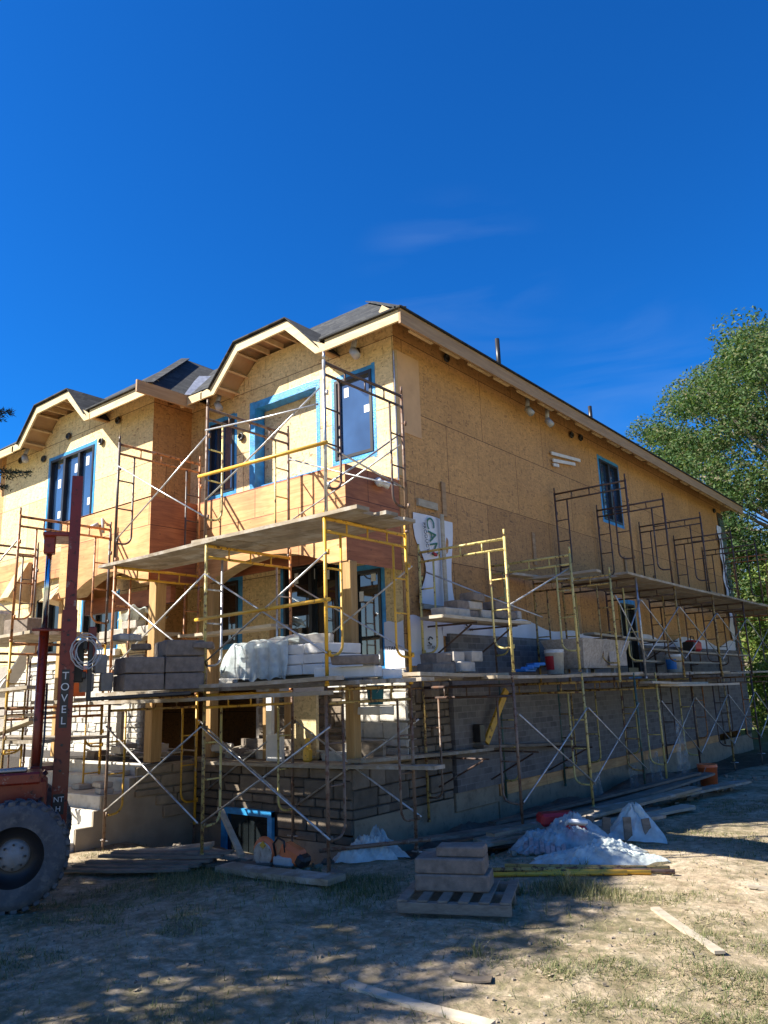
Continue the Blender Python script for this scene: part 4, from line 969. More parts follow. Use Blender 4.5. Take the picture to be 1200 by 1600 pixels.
brace((-5.51, 9.7, 3.1), (-5.51, 11.8, 3.85), (-6.9, 9.66, 3.75), (-5.6, 10.9, 3.0), 'grey brace rods between the two pale yellow side frames')
T1 = [13.35, 14.6, 16.8, 19.5, 22.2, 24.9, 27.3]
TM = [('pale_yellow', 'dull_yellow', 'dull_yellow', 'dull_yellow'), ('steel', 'dull_yellow', 'dark', 'pale_yellow'), ('dull_yellow', 'dark', 'dark', 'dull_yellow'), ('dull_yellow', 'dark', 'dark', 'dark'), ('dark', 'rust', 'dark', 'rust'), ('dull_yellow', 'dark', 'rust', 'dark'), ('dull_yellow', 'orange', 'orange', 'dull_yellow')]
for i, y in enumerate(T1):
    frame(-5.45, y, 2.03 if i else 1.98, PI/2, TM[i], f'weathered scaffold frame of the middle tier, {ORD[i]} under the high side deck', GF)
    if i: brace((-5.41, T1[i-1], 2.4), (-5.41, y, 3.5), (-5.41, T1[i-1], 3.5), (-5.41, y, 2.4), f'thin grey cross brace under the high side deck, before its {ORD[i]} frame')
for i, y in enumerate(T1[1:]):
    frame(-5.45-0.02*i, y, 3.99, PI/2, 'dark' if i < 5 else 'orange', f'dark scaffold frame on the high side deck, {ORD[i]} from the camera', GF)
for i, (x, y, z, m) in enumerate(((-4.4, 27.5, 3.1, 'orange'), (-4.2, 29.6, 3.0, 'dull_yellow'), (-4.3, 27.6, 1.15, 'dull_yellow'), (-4.2, 29.7, 1.05, 'orange'), (-4.3, 27.6, -0.8, 'orange'))):
    frame(x, y, z, PI/2, m, f'{"orange" if m == "orange" else "dull yellow"} scaffold frame beyond the far corner of the house, {("upper near", "upper far", "middle near", "middle far", "lowest")[i]} one', GF)

# ---- decks
for k in range(4):
    y = YO+0.07+k*0.222
    plank((-10.55+random.uniform(-.1, .1), y, 3.965+0.005*k), (-7.75+random.uniform(-0.12, 0.1), y, 3.985+0.005*k), 0.208, f'high porch deck plank of the left bay, {ORD[k]} from the street edge')
for k in range(5):
    y = YO+0.08+k*0.242
    plank((-8.45+random.uniform(-.1, .1), y, 4.012+0.004*k), (-5.47+random.uniform(-0.12, 0.1), y, 3.995+0.004*k), 0.222, f'high porch deck plank of the right bay, {ORD[k]} from the street edge')
plank((-10.35, YO-0.02, 2.06), (-7.9, YO-0.02, 2.075), 0.24, 'plank of the mid-height porch deck at the street edge, left part')
plank((-8.1, YO-0.05, 2.11), (-5.75, YO-0.05, 2.14), 0.24, 'plank of the mid-height porch deck at the street edge, right part')
plank((-10.35, YO-0.13, 1.95), (-5.82, YO-0.13, 1.985), 0.2, 'lower plank hung just below the street edge of the porch deck')
for k in range(4):
    y = YO+0.28+k*0.30
    plank((-10.4, y, 2.075+0.004*k), (-5.4+random.uniform(-.15, .15), y, 2.09+0.004*k), 0.26, f'mid-height porch deck plank, {ORD[k]} row behind the street edge')
plank((-5.75, YO+1.3, 2.17), (-5.85, YO+3.6, 2.15), 0.26, 'grey plank bridging from the porch deck to the side deck')
plank((-6.05, YO+0.9, 2.155), (-6.2, YO+3.9, 2.14), 0.26, 'second grey plank bridging from the porch deck to the side deck')
plank((-6.35, YO+0.9, 2.12), (-6.5, YO+4.1, 2.13), 0.26, 'third grey plank bridging to the side deck, next to the wall')
# side deck1
for j, (ya, yb) in enumerate(((9.3, 12.2), (11.9, 14.3), (14.0, 17.5), (17.2, 20.0), (19.6, 22.6), (22.0, 25.0))):
    for k in range(4):
        plank((-5.62-k*0.29, ya+random.uniform(-.15, .1), 2.115+0.015*(j % 2)), (-5.60-k*0.29, yb+random.uniform(0, .3), 2.115+0.02*(j % 2)), 0.26, f'mid-height side deck plank in the {ORD[j]} bay, {ORD[k]} from the outer edge', 'oldlumber' if k % 2 else 'plank')
plank((-5.5, 14.7, 1.96), (-5.35, 17.6, 1.9), 0.25, 'pale plank hanging slightly askew below the side deck', 'palelumber')
plank((-5.6, 15.4, 1.90), (-4.9, 18.3, 1.86), 0.28, 'pale wide plank sticking out below the side deck', 'palelumber')
# high side deck
for j, (ya, yb) in enumerate(((14.2, 19.8), (19.2, 24.6), (24.0, 29.0))):
    for k in range(5):
        plank((-5.50-k*0.28, ya+random.uniform(-.2, .1), 3.975+0.02*j), (-5.50-k*0.28, yb+random.uniform(0, .2), 3.975+0.02*j), 0.265, f'high side deck plank, {("near", "middle", "far")[j]} length, {ORD[k]} from the outer edge', 'plank')
plank((-6.9, 12.9, 3.93), (-5.5, 13.0, 3.93), 0.22, 'short plank end on the first frame of the high side deck', 'palelumber')
plank((-6.9, 12.2, 3.96), (-6.6, 14.3, 3.98), 0.24, 'plank running under the high side deck near the wall')
# brackets and shelves
plank((-6.2, 8.9, 2.97), (-6.25, 11.5, 2.99), 0.26, 'shelf plank carrying stones beside the torn wrap, outer', 'palelumber')
plank((-6.5, 9.1, 2.98), (-6.55, 11.7, 3.0), 0.26, 'shelf plank carrying stones beside the torn wrap, inner', 'plank')
plank((-6.92, 7.9, 1.10), (-6.92, 11.2, 1.00), 0.24, 'low shelf plank along the stone corner, near part', 'plank')
plank((-6.92, 10.9, 1.06), (-6.92, 14.6, 0.86), 0.24, 'low shelf plank along the grey brick, far part', 'oldlumber')
plank((-9.85, 7.88, 1.0), (-5.55, 7.88, 1.07), 0.22, 'long plank across the front of the stone porch base')
plank((-6.6, 14.8, 2.95), (-6.6, 19.0, 2.9), 0.24, 'upper shelf plank past the side door', 'palelumber')
plank((-6.6, 17.9, 2.7), (-6.3, 25.0, 2.62), 0.24, 'long shelf plank under the red tool bag', 'plank')
plank((-6.5, 17.0, 2.42), (-6.4, 23.0, 2.40), 0.2, 'lowest shelf plank behind the far side frames', 'palelumber')
for j, (y, z, zb) in enumerate(((9.8, 2.95, 2.4), (11.0, 2.95, 2.4), (9.9, 1.0, 0.55), (11.4, 0.98, 0.5), (13.4, 0.9, 0.45), (15.3, 2.9, 2.4), (18.6, 2.9, 2.4))):
    t = empty('shelf_bracket', (0, 0, 0), label=f'triangular steel bracket holding a shelf plank, {ORD[j]} along the side wall', cat='bracket', group='steel shelf brackets')
    MB().tube([(-7.0, y, z-0.03), (-6.1, y, z-0.03)], 0.015, 6).build('arm', 'dark', t); MB().tube([(-7.0, y, zb), (-6.2, y, z-0.05)], 0.014, 6).build('strut', 'dark', t)
# left decks
for k in range(4):
    plank((-14.2, 5.75+k*0.28, 2.99), (-11.2, 5.75+k*0.28, 3.0), 0.26, f'deck plank under the white bucket at left, {ORD[k]} from the street edge')
    plank((-14.2, 5.70+k*0.3, 1.42), (-10.75, 5.7+k*0.3, 1.45), 0.26, f'low deck plank behind the forklift mast, {ORD[k]} from the street edge')
plank((-14.2, 5.5, 2.12), (-10.9, 5.6, 2.2), 0.24, 'dusty plank at mid height behind the forklift mast')
plank((-13.5, 5.75, 1.75), (-11.0, 5.9, 1.83), 0.2, 'pale plank just below the dusty one behind the forklift mast', 'palelumber')
plank((-12.9, 5.6, 1.40), (-11.0, 5.7, 1.75), 0.22, 'slanting pale board behind the forklift mast', 'palelumber')
plank((-13.2, 6.2, 2.1), (-12.4, 6.3, 2.9), 0.24, 'white board leaning behind the left scaffold', 'white_ink')
# porch shelves
plank((-12.9, 7.6, 2.96), (-10.6, 7.6, 3.0), 0.5, 'broad shelf board holding pale stones under the left arch', 'palelumber')
plank((-10.3, 7.75, 2.93), (-8.2, 7.8, 2.95), 0.35, 'shelf board under the deck between the porch posts', 'palelumber')
plank((-11.3, 5.9, 1.98), (-10.3, 6.0, 2.0), 0.3, 'short plank beside the orange pail')

# ================================================================ MATERIAL PILES ON THE DECKS
def stone(c, size, rz, mat, label, name='stone_block', cat='stone block', group='stone blocks set on the scaffold decks', rgh=0.008, tilt=0.0):
    b = MB(); b.obox((0, 0, 0), size, None, 0.012)
    for i in range(len(b.v)):
        v = b.v[i]; b.v[i] = (v[0]+random.uniform(-1, 1)*rgh, v[1]+random.uniform(-1, 1)*rgh, v[2]+random.uniform(-1, 1)*rgh*0.6)
    o = b.build(name, mat); o.location = c; o.rotation_euler = (tilt, 0, rz); return tag(o, label, cat, group)
# blocks carried on the forks
H = Vector((0.50, 0.866, 0)).normalized(); HA = math.atan2(H.y, H.x)
fc = Vector((-8.42, 5.92, 2.08)); side = Vector((H.y, -H.x, 0))
for k in range(3):
    for r in range(3):
        for q in range(2):
            HB = Vector((0.36, 0.933, 0)); c = fc + HB*((q-0.5)*0.50) + Vector((HB.y, -HB.x, 0))*((r-1)*0.21) + Vector((0, 0, 0.10+k*0.205))
            if k == 2 and q == 0: continue
            stone(c, (0.48, 0.20, 0.195), math.atan2(0.933, 0.36)+random.uniform(-.06, .06), 'block', f'grey block on the forklift forks, {("bottom", "middle", "top")[k]} layer, {("camera side", "centre", "house side")[2-r]} row, {("mast end", "tip end")[q]}', group='grey blocks on the forks')
for j, (dx, z) in enumerate(((-0.62, 2.2), (-0.70, 2.42), (-0.85, 2.2))):
    c = fc+H*dx+side*(-0.1); stone((c.x, c.y, z), (0.14, 0.22, 0.22), HA+0.1, 'block_light', f'pale upright stone between mast and grey block stack, {ORD[j]}')
for k in range(5):
    c = fc + H*random.uniform(-.5, .6) + side*random.uniform(-.3, .3); stone((c.x, c.y, 2.62+0.1*(k % 2)), (random.uniform(.14, .3), .12, .08), random.uniform(0, 3), 'block_light' if k % 2 else 'block', f'small offcut thrown on top of the grey fork stack, {ORD[k]}')
for k in range(7):
    stone((random.uniform(-8.9, -8.3) if k < 3 else random.uniform(-6.3, -5.5), random.uniform(6.5, 7.6), 2.17), (random.uniform(.12, .34), random.uniform(.1, .2), random.uniform(.06, .12)), random.uniform(0, 3), 'white_sill' if k % 3 else 'block', 'one of the small loose offcuts on the mid-height porch deck', group='loose offcuts on the porch deck')
# wrapped pallet of cut stone
wx0, wx1, wy0, wy1, wz0 = -8.15, -6.42, 6.80, 7.55, 2.20
for r in range(5):
    for k in range(3):
        b_ = stone((wx0+0.18+r*0.345, (wy0+wy1)/2, wz0+0.065+k*0.125), (0.335, wy1-wy0-0.03*k, 0.12), 0, 'white_sill', f'pale cut stone in the plastic wrapped pile, {("bottom", "middle", "top")[k]} course, {ORD[r]} from the left', group='cut stones in the wrapped pile')
for k, y in enumerate((6.95, 7.4)):
    o = MB().box(wx0-0.02, wx1+0.02, y-0.05, y+0.05, 2.115, 2.195).build('timber_bearer', 'oldlumber'); tag(o, f'timber bearer under the wrapped stone pile, {("street", "house")[k]} side', 'timber')
def wrapfn(u, v):
    # drapes over the left two thirds
    x = wx0-0.06+u*1.22 + 0.02*math.sin(v*14)
    s = v*1.9
    if s < 0.45: y = wy0-0.03-0.05*(0.45-s)+0.008*math.sin(u*31); z = wz0-0.03+s*1.02
    elif s < 1.3: y = wy0-0.03+(s-0.45); z = wz0+0.43+0.10*math.sin((s-0.45)*3.4)*(0.35+0.65*u)
    else: y = wy1+0.05; z = wz0+0.43-(s-1.3)*0.6
    z += 0.018*math.sin(u*23+v*17)+0.012*math.sin(u*47-v*29); 
    if u < 0.12: z -= (0.12-u)*2.2*(1 if s > 0.3 else 0.4); x -= (0.12-u)*0.6
    return (x, y+0.015*math.sin(u*37+v*11), z)
o = sheet('plastic_wrap', wrapfn, 60, 50, 'film'); tag(o, 'crinkled clear plastic draped over the pile of pale cut stone', 'plastic sheet')
stone((-6.95, 7.25, 2.66), (0.42, 0.16, 0.12), 0.5, 'block_light', 'loose pale stone lying on top of the wrapped pile')
stone((-7.5, 7.9, 2.62), (0.34, 0.2, 0.14), 0.0, 'white_sill', 'white stone behind the wrapped pile')
stone((-8.35, 7.9, 2.5), (0.5, 0.2, 0.26), 0.0, 'white_sill', 'white stone panel left of the wrapped pile')
stone((-8.72, 6.62, 2.22), (0.44, 0.24, 0.24), 0.05, 'block', 'grey block beside the wrapped pile at its left')
stone((-5.95, 6.72, 2.20), (0.78, 0.2, 0.13), 0.25, 'white_sill', 'long pale slab lying on the deck end by the yellow frame')
stone((-5.75, 6.62, 2.33), (0.52, 0.18, 0.1), 0.35, 'block', 'grey slab stacked on the long pale slab by the yellow frame')
# stones on the side shelf
k = 0
for y, z, L, m in ((9.35, 3.06, .34, 'block_light'), (9.68, 3.06, .30, 'block_light'), (9.98, 3.06, .28, 'block'), (9.72, 3.19, .3, 'block'), (10.05, 3.2, .36, 'block_light'), (10.35, 3.08, .3, 'block_light'), (10.1, 3.33, .34, 'block'), (10.75, 3.10, .36, 'block'), (11.1, 3.10, .3, 'block'), (10.8, 3.24, .34, 'block'), (11.1, 3.25, .3, 'block'), (11.35, 3.12, .12, 'block_light')):
    stone((-6.38+random.uniform(-.04, .04), y, z), (0.26, L, 0.13), random.uniform(-.06, .06), m, f'{"pale" if m != "block" else "grey"} stone on the side shelf, {("first", "second", "third", "fourth", "fifth", "sixth", "seventh", "eighth", "ninth", "tenth", "eleventh", "last")[k]} counted from the torn wrap'); k += 1
for k, (y, z, L, m) in enumerate(((8.75, 2.24, .5, 'block'), (9.0, 2.26, .45, 'block'), (9.35, 2.27, .42, 'block_light'), (9.25, 2.41, .24, 'block_light'), (9.62, 2.42, .34, 'block_light'), (8.85, 2.38, .4, 'block'))):
    stone((-6.15-0.06*(k % 2), y, z), (0.26, L, 0.15), random.uniform(-.1, .1), m, f'{"pale" if m != "block" else "grey"} stone low on the side deck by the house corner, {ORD[k]} of six')
for k, (x, y, z) in enumerate(((-12.6, 7.5, 3.06), (-12.2, 7.55, 3.07), (-11.8, 7.5, 3.08), (-11.35, 7.6, 3.08), (-11.0, 7.5, 3.08), (-11.5, 7.55, 3.2))):
    stone((x, y, z), (0.36, 0.2, 0.13), random.uniform(-.2, .2), 'block_light', f'pale stone on the shelf under the left arch, {ORD[k]} from the left')
sheet_o = sheet('plastic_sheet', lambda u, v: (-12.0+u*1.0, 7.55+v*0.35, 3.30+0.22*math.sin(u*PI)*(1-v*0.4)+0.04*math.sin(u*17+v*9)), 24, 12, 'film_thick'); tag(sheet_o, 'white plastic crumpled over stones under the left arch', 'plastic sheet')

def bucket(x, y, z, mat, label, r=0.14, h=0.36, band=None, cat='bucket', handle=True, sc=1.0):
    t = empty('bucket', (x, y, z), random.uniform(0, 6), label=label, cat=cat)
    MB().lathe((0, 0, 0), [(0, 0.004), (r*0.86, 0.0), (r, h*0.86), (r*1.06, h*0.86), (r*1.06, h*0.89), (r*1.01, h*0.9), (r*1.03, h*0.97), (r*1.05, h), (r*0.97, h), (r*0.84, 0.02), (0, 0.02)], 26).build('body', mat, t, True)
    if handle: MB().tube([(r*1.06*math.cos(a), 0.02+r*0.9*math.sin(a)*0.5, h*0.88-r*1.0*math.sin(a)) for a in [k*PI/10 for k in range(11)]], 0.004, 5).build('handle', 'wire', t, True)
    if band:
        bb = MB(); n = 14; a0, a1 = band[1]; rr = lambda q: r*(0.86+0.14*q/0.86)+0.003
        vs = [(rr(q)*math.cos(a0+(a1-a0)*k/n), rr(q)*math.sin(a0+(a1-a0)*k/n), h*q) for q in (0.2, 0.74) for k in range(n+1)]
        bb.add(vs, [(k, k+1, n+1+k+1, n+1+k) for k in range(n)]); o = bb.build('printed_label', band[0], t, True); t.rotation_euler = (0, 0, 0)
    return t
bucket(-12.7, 5.85, 3.02, 'bucket', 'white bucket standing on the left deck beside the mast top', r=0.19, h=0.42)
stone((-12.0, 5.95, 3.14), (0.6, 0.35, 0.24), 0.1, 'block', 'grey stone beside the white bucket on the left deck')
bucket(-6.1, 12.2, 2.14, 'bucket', 'white bucket with dark red label beside the mortar tub', r=0.16, h=0.42, band=('red_plastic', (-2.6, -1.2)))
bucket(-6.15, 18.3, 2.14, 'bucket', 'white bucket with blue label on the far side deck', r=0.19, h=0.42, band=('blue_plastic', (-2.4, -0.9)))
bucket(-5.0, 16.1, gz(-5.0, 16.1)-0.01, 'orange_plastic', 'orange bucket on the ground by the far side frames', r=0.18, h=0.4)
bucket(-11.1, 6.3, 2.05, 'orange_plastic', 'orange pail behind the fork carriage', r=0.2, h=0.45)
bucket(-6.9, 8.35, 1.8, 'teal_plastic', 'teal bucket under the porch deck near the lit stone', r=0.12, h=0.26)
stone((-6.95, 8.3, 1.72), (0.6, 0.3, 0.1), 0.0, 'white_sill', 'white slab under the teal bucket')
# mortar tub on its stand
t = empty('mortar_tub', (-6.05, 13.45, 2.14), 0, label='large cement-caked mortar tub on short legs on the side deck', cat='mortar tub')
b = MB()
def ring(hx, hy, z): return [(-hx, -hy, z), (hx, -hy, z), (hx, hy, z), (-hx, hy, z)]
vs = ring(.26, .78, .10)+ring(.40, 1.05, .60)+ring(.37, 1.02, .60)+ring(.24, .75, .13)
b.add(vs, [(3, 2, 1, 0)]+[(i, (i+1) % 4, 4+(i+1) % 4, 4+i) for i in range(4)]+[(4+i, 4+(i+1) % 4, 8+(i+1) % 4, 8+i) for i in range(4)]+[(8+i, 8+(i+1) % 4, 12+(i+1) % 4, 12+i) for i in range(4)]+[(12, 13, 14, 15)])
b.build('basin', 'tub', t)
for sx in (-.2, .2):
    for sy in (-.6, .6): MB().box(sx-.03, sx+.03, sy-.03, sy+.03, 0, .105).build('leg', 'tub', t)
MB().box(-.30, .30, -.70, .70, .46, .50).build('mortar', 'mortar', t)
MB().box(.335, .343, .15, .95, .14, .56).build('cement_smear', 'tub', t)
# blue plastic bundle, toolbag, yellow level
b = MB()
for k in range(4): b.obox((-6.15+0.02*k, 11.25+0.08*k, 2.22+0.03*k), (0.2, 0.34, 0.05), Matrix.Rotation(0.3*k, 3, 'Z'), 0.012)
tag(b.build('blue_bag', 'blue_plastic'), 'crumpled bright blue bag on the side deck before the bucket', 'bag')
t = empty('tool_bag', (-6.6, 21.3, 2.68), PI/2, label='dark red soft tool bag on the far shelf plank', cat='tool bag')
b = MB().obox((0, 0, .16), (.62, .3, .30), None, .07); b.build('body', 'red_plastic', t)
MB().tube([(-.18, 0, .3), (-.1, 0, .42), (.1, 0, .42), (.18, 0, .3)], .014, 6).build('handle', 'machine_black', t); MB().obox((-.33, 0, .14), (.12, .31, .26), None, .03).build('side_pocket', 'machine_black', t)
o = MB().bar((-6.88, 11.1, 1.10), (-6.80, 11.72, 1.92), 0.05, 0.12, 0.006).build('yellow_level', 'yellow'); tag(o, 'yellow painted board leaning diagonally against the grey brick', 'board')
o = MB().box(-6.98, -6.85, 10.9, 11.05, 1.12, 1.40, 0.01).build('tool_case', 'machine_black'); tag(o, 'dark tool case on the low shelf by the yellow board', 'tool case')
# blocks, boards and clutter on the porch floor
for k in range(26):
    x = random.uniform(-12.6, -7.4); y = random.uniform(7.35 if x < -10.6 else 8.2, 8.9 if x > -10.5 else 8.2)
    stone((x, y, 1.09+random.choice((0, 0, .1))), (random.uniform(.15, .42), random.uniform(.12, .25), random.uniform(.08, .16)), random.uniform(0, 3), random.choice(('block', 'block_light', 'stone_light')), 'one of the rough offcut stones littering the porch floor behind the scaffold', group='offcut stones littering the porch floor', rgh=0.02)
b = MB()
for k in range(40):
    a = Vector((random.uniform(-13.2, -7.6), random.uniform(7.25, 8.3), 1.07+random.random()*0.10)); 
    if a.x > -10.4: a.y = random.uniform(8.15, 9.1)
    d = Vector((random.uniform(-1, 1), random.uniform(-1, 1), random.uniform(-.12, .12))).normalized()*random.uniform(.2, .8)*0.5
    b.bar(a-d, a+d, random.uniform(.04, .12), .02)
o = b.build('scrap_offcuts', 'palelumber'); tag(o, 'heap of thin wood scraps strewn over the porch floor', 'wood scraps'); o['kind'] = 'stuff'
for k, (x, y, z0, z1, w, m, lb) in enumerate(((-8.62, 8.0, 1.05, 1.95, .12, 'white_ink', 'white board standing on the porch under the wrapped pile'), (-8.25, 8.35, 1.05, 1.95, .5, 'osb_plain', 'upright wood panel leaning on the porch under the wrapped pile'), (-8.45, 7.95, 1.05, 1.42, .3, 'white_sill', 'short white slab standing at the porch edge'), (-9.25, 8.6, 1.05, 1.95, .14, 'post', 'orange timber stud propping the left of the porch'), (-9.0, 8.75, 1.05, 1.95, .16, 'post', 'second orange timber stud propping the porch'), (-12.0, 7.7, 1.05, 1.8, .14, 'palelumber', 'pale stud standing on the left porch'))):
    o = MB().box(x-w/2, x+w/2, y-.03, y+.03, z0, z1, .004).build('upright_board', m); tag(o, lb, 'board', 'upright boards on the porch')
b = MB().obox((-7.98, 8.12, 1.13), (.12, .10, .18), None, .02).tube([(-7.98, 8.12, 1.2), (-7.98, 8.12, 1.36)], [.05, .03], 8); tag(b.build('yellow_bottle', 'yellow'), 'small yellow bottle at the porch edge', 'bottle')
o = MB().box(-9.95, -7.0, 8.6, 8.66, 1.05, 1.3).build('dark_timber', 'oldlumber'); tag(o, 'dark timber lying along the back of the porch floor', 'timber')

# ================================================================ FORKLIFT
fl = empty('mast_forklift', (-8.10, 4.06, 0), label='red rough-terrain forklift with tall dark red mast and big worn tyre', cat='forklift')
hv = H; sd = Vector((-H.y, H.x, 0))          # sd = away from camera (left side of machine)
def W2(a, s_, z): return Vector((0, 0, 0)) + hv*a + sd*s_ + Vector((0, 0, z))
Rm = Matrix((hv, sd, Vector((0, 0, 1)))).transposed()
def tyre(a, s_, R0, w, flip):
    c = W2(a, s_, R0)
    ax = -sd if flip else sd
    prof = [(R0*0.56, -w/2), (R0*0.62, -w*0.50), (R0*0.80, -w*0.54), (R0*0.93, -w*0.47), (R0*0.985, -w*0.30), (R0, 0), (R0*0.985, w*0.30), (R0*0.93, w*0.47), (R0*0.80, w*0.54), (R0*0.62, w*0.5), (R0*0.56, w/2)]
    wh = MB().lathe(c, prof, 56, ax).build('wheel', 'tyre', fl, True)
    lg = MB()
    for k in range(30):
        an = k/30*2*PI; e1 = hv*math.cos(an)+Vector((0, 0, 1))*math.sin(an); e2 = -hv*math.sin(an)+Vector((0, 0, 1))*math.cos(an)
        for sg in (-1, 1):
            p = c+e1*(R0-0.012)+sd*(sg*w*0.25)+e2*(0.03*sg); Rl = Matrix((e2, (sd+e2*0.35*sg).normalized(), e1)).transposed(); lg.obox(p, (0.06, w*0.42, 0.045), Rl, 0.008)
    lg.build('tread', 'tyre', wh)
    MB().lathe(c, [(R0*0.565, w*0.46), (R0*0.55, w*0.40), (R0*0.50, w*0.15), (R0*0.36, w*0.02), (R0*0.30, w*0.02), (0, w*0.02)], 40, ax).build('rim', 'machine_black', wh, True)
    MB().lathe(c, [(R0*0.30, w*0.02), (R0*0.26, w*0.26), (R0*0.18, w*0.30), (R0*0.16, w*0.34), (0, w*0.35)], 28, ax).build('hub', 'hub', wh, True)
    lb = MB()
    for k in range(8):
        an = k/8*2*PI; p = c+ax*(w*0.31)+(hv*math.cos(an)+Vector((0, 0, 1))*math.sin(an))*R0*0.22; lb.tube([p, p+ax*0.025], 0.012, 6)
    lb.build('wheel_nut', 'machine_black', wh)
tyre(0, 0, 0.51, 0.32, True)
tyre(0, 1.9, 0.51, 0.32, False)
tyre(-2.3, 0.1, 0.5, 0.3, True); tyre(-2.3, 1.65, 0.5, 0.3, False)
b = MB(); b.obox(W2(-1.3, 0.88, 0.62), (2.6, 0.7, 0.3), Rm, 0.03); b.obox(W2(-1.9, 0.88, 1.15), (1.3, 1.2, 0.75), Rm, 0.08); b.obox(W2(-0.35, 0.35, 1.22), (1.1, 0.45, 0.12), Rm, 0.02); b.obox(W2(0.0, 0.55, 0.95), (0.5, 0.5, 0.5), Rm, 0.04); b.build('body', 'red', fl)
b = MB()
for a, s_ in ((-0.9, 0.3), (-0.9, 1.45), (0.1-.35, 0.3), (-.25, 1.45)): b.tube([W2(a, s_, 1.2), W2(a, s_, 2.35)], 0.03, 8)
b = MB(); b.tube([W2(-1.2, 0.35, 1.3), W2(-1.15, 0.35, 2.0)], 0.03, 8); b.build('cab_post', 'machine_black', fl)
MB().obox(W2(-1.0, 0.9, 1.1), (0.45, 0.5, 0.12), Rm, 0.04).build('seat', 'machine_black', fl)
MB().obox(W2(-0.2, 0.34, 1.30), (0.5, 0.30, 0.02), Rm, 0.004).build('fender_step', 'block_light', fl)
# mast: two channel uprights each side, slight backward tilt
ms = W2(0.30, 1.20, 0); tilt = 0.055
def MP(a, s_, z): return ms + hv*(a+tilt*0.0*z) + sd*s_ + Vector((0, 0, z)) + hv*0.0
mast = empty('mast', (0, 0, 0)); mast.parent = fl
def channel(nm, s_, z0, z1, wd, dp, mat, a=0.0):
    b = MB(); t = 0.014
    b.bar(MP(a, s_, z0), MP(a, s_, z1), wd, t, 0, upv=hv)
    b.bar(MP(a+dp/2, s_-wd/2, z0), MP(a+dp/2, s_-wd/2, z1), t, dp, 0, upv=hv); b.bar(MP(a+dp/2, s_+wd/2, z0), MP(a+dp/2, s_+wd/2, z1), t, dp, 0, upv=hv)
    return b.build(nm, mat, mast)
channel('outer_upright', -0.24, 0.22, 3.05, 0.20, 0.16, 'red'); channel('outer_upright', 0.30, 0.22, 3.0, 0.16, 0.16, 'red_light')
channel('inner_upright', -0.22, 0.5, 4.72, 0.11, 0.12, 'red', 0.02); channel('inner_upright', 0.22, 0.5, 4.6, 0.07, 0.10, 'machine_black', 0.02)
b = MB(); b.bar(MP(0.03, -0.17, 0.5), MP(0.03, -0.17, 4.6), 0.14, 0.02, 0, upv=hv); b.build('mast_rail', 'machine_black', mast)
for q, z_ in (((0.10, 0.66, 0.14), (0.0, 0.03, 0.55)), ((0.34, 0.60, 0.05), (-0.08, 0.03, 1.25)), ((0.42, 0.56, 0.03), (-0.12, 0.03, 2.82)), ((0.40, 0.56, 0.05), (-0.08, 0.03, 3.98)), ((0.1, 0.42, 0.08), (0.06, 0.0, 4.5)), ((0.13, 0.14, 0.22), (-0.20, -0.12, 3.86))): MB().obox(MP(*z_), q, Rm, 0.01).build('crossbar', 'red_light', mast)
cyl = MB().tube([MP(-0.20, -0.12, 0.5), MP(-0.20, -0.12, 2.85)], 0.055, 14).build('lift_cylinder', 'red_light', mast, True)
MB().tube([MP(-0.20, -0.12, 2.85), MP(-0.20, -0.12, 3.9)], 0.034, 12).build('cylinder_rod', 'chrome', cyl, True)
tc_ = MB().tube([W2(-0.15, 0.55, 0.85), W2(0.02, 0.68, 1.02)], 0.06, 12).build('tilt_cylinder', 'red_light', fl, True)
MB().tube([W2(0.02, 0.68, 1.02), W2(0.22, 0.84, 1.22)], 0.035, 10).build('cylinder_rod', 'chrome', tc_, True)
MB().tube([W2(-0.08, -0.02, 0.98), W2(0.2, 0.1, 0.9), W2(0.22, 0.6, 1.1)], 0.03, 8).build('hydraulic_hose', 'machine_black', fl, True)
MB().tube([MP(0.10, 0.02, 0.5), MP(0.10, 0.02, 4.45)], 0.012, 6).build('lift_chain', 'machine_black', mast)
MB().tube([MP(0.06, 0.12, 0.6), MP(0.05, 0.13, 2.4), MP(0.06, 0.12, 4.4)], 0.014, 6).build('hydraulic_hose', 'machine_black', mast, True)
MB().tube([MP(-0.08, -0.30, 0.5), MP(-0.15, -0.34, 0.95), MP(-0.12, -0.33, 1.6), MP(-0.13, -0.18, 2.2)], 0.013, 6).build('hydraulic_hose', 'machine_black', mast, True)
for z_ in (0.45, 0.62, 1.22, 1.5, 2.75, 2.92):
    MB().tube([MP(0.07, -0.35, z_), MP(0.07, -0.372, z_)], 0.016, 6).build('bolt', 'machine_black', mast)
# vertical lettering on the outer upright
def face_m(p, size_n):  # text on plane whose normal faces -hv side / camera
    nrm = -hv*0.0 - sd
    xax = hv; zax = Vector((0, 0, 1))
    return Matrix((( xax.x, zax.x, nrm.x, p.x), (xax.y, zax.y, nrm.y, p.y), (xax.z, zax.z, nrm.z, p.z), (0, 0, 0, 1)))
plate_c = MP(0.07, -0.24-0.112, 2.02)
MB().obox(plate_c, (0.085, 0.006, 0.66), Rm).build('name_plate', 'machine_black', mast)
for k, ch in enumerate('TOVEL'):
    text(ch, 0.12, 'white_ink', mast, face_m(plate_c - sd*0.005 + Vector((0, 0, 0.255-k*0.127)), 0))
pc = MP(0.07, -0.24-0.112, 0.86); MB().obox(pc, (0.12, 0.006, 0.22), Rm).build('name_plate', 'machine_black', mast)
for k, ch in enumerate(('NT', 'H')): text(ch, 0.08, 'white_ink', mast, face_m(pc - sd*0.005 + Vector((0, 0, 0.05-k*0.1)), 0))
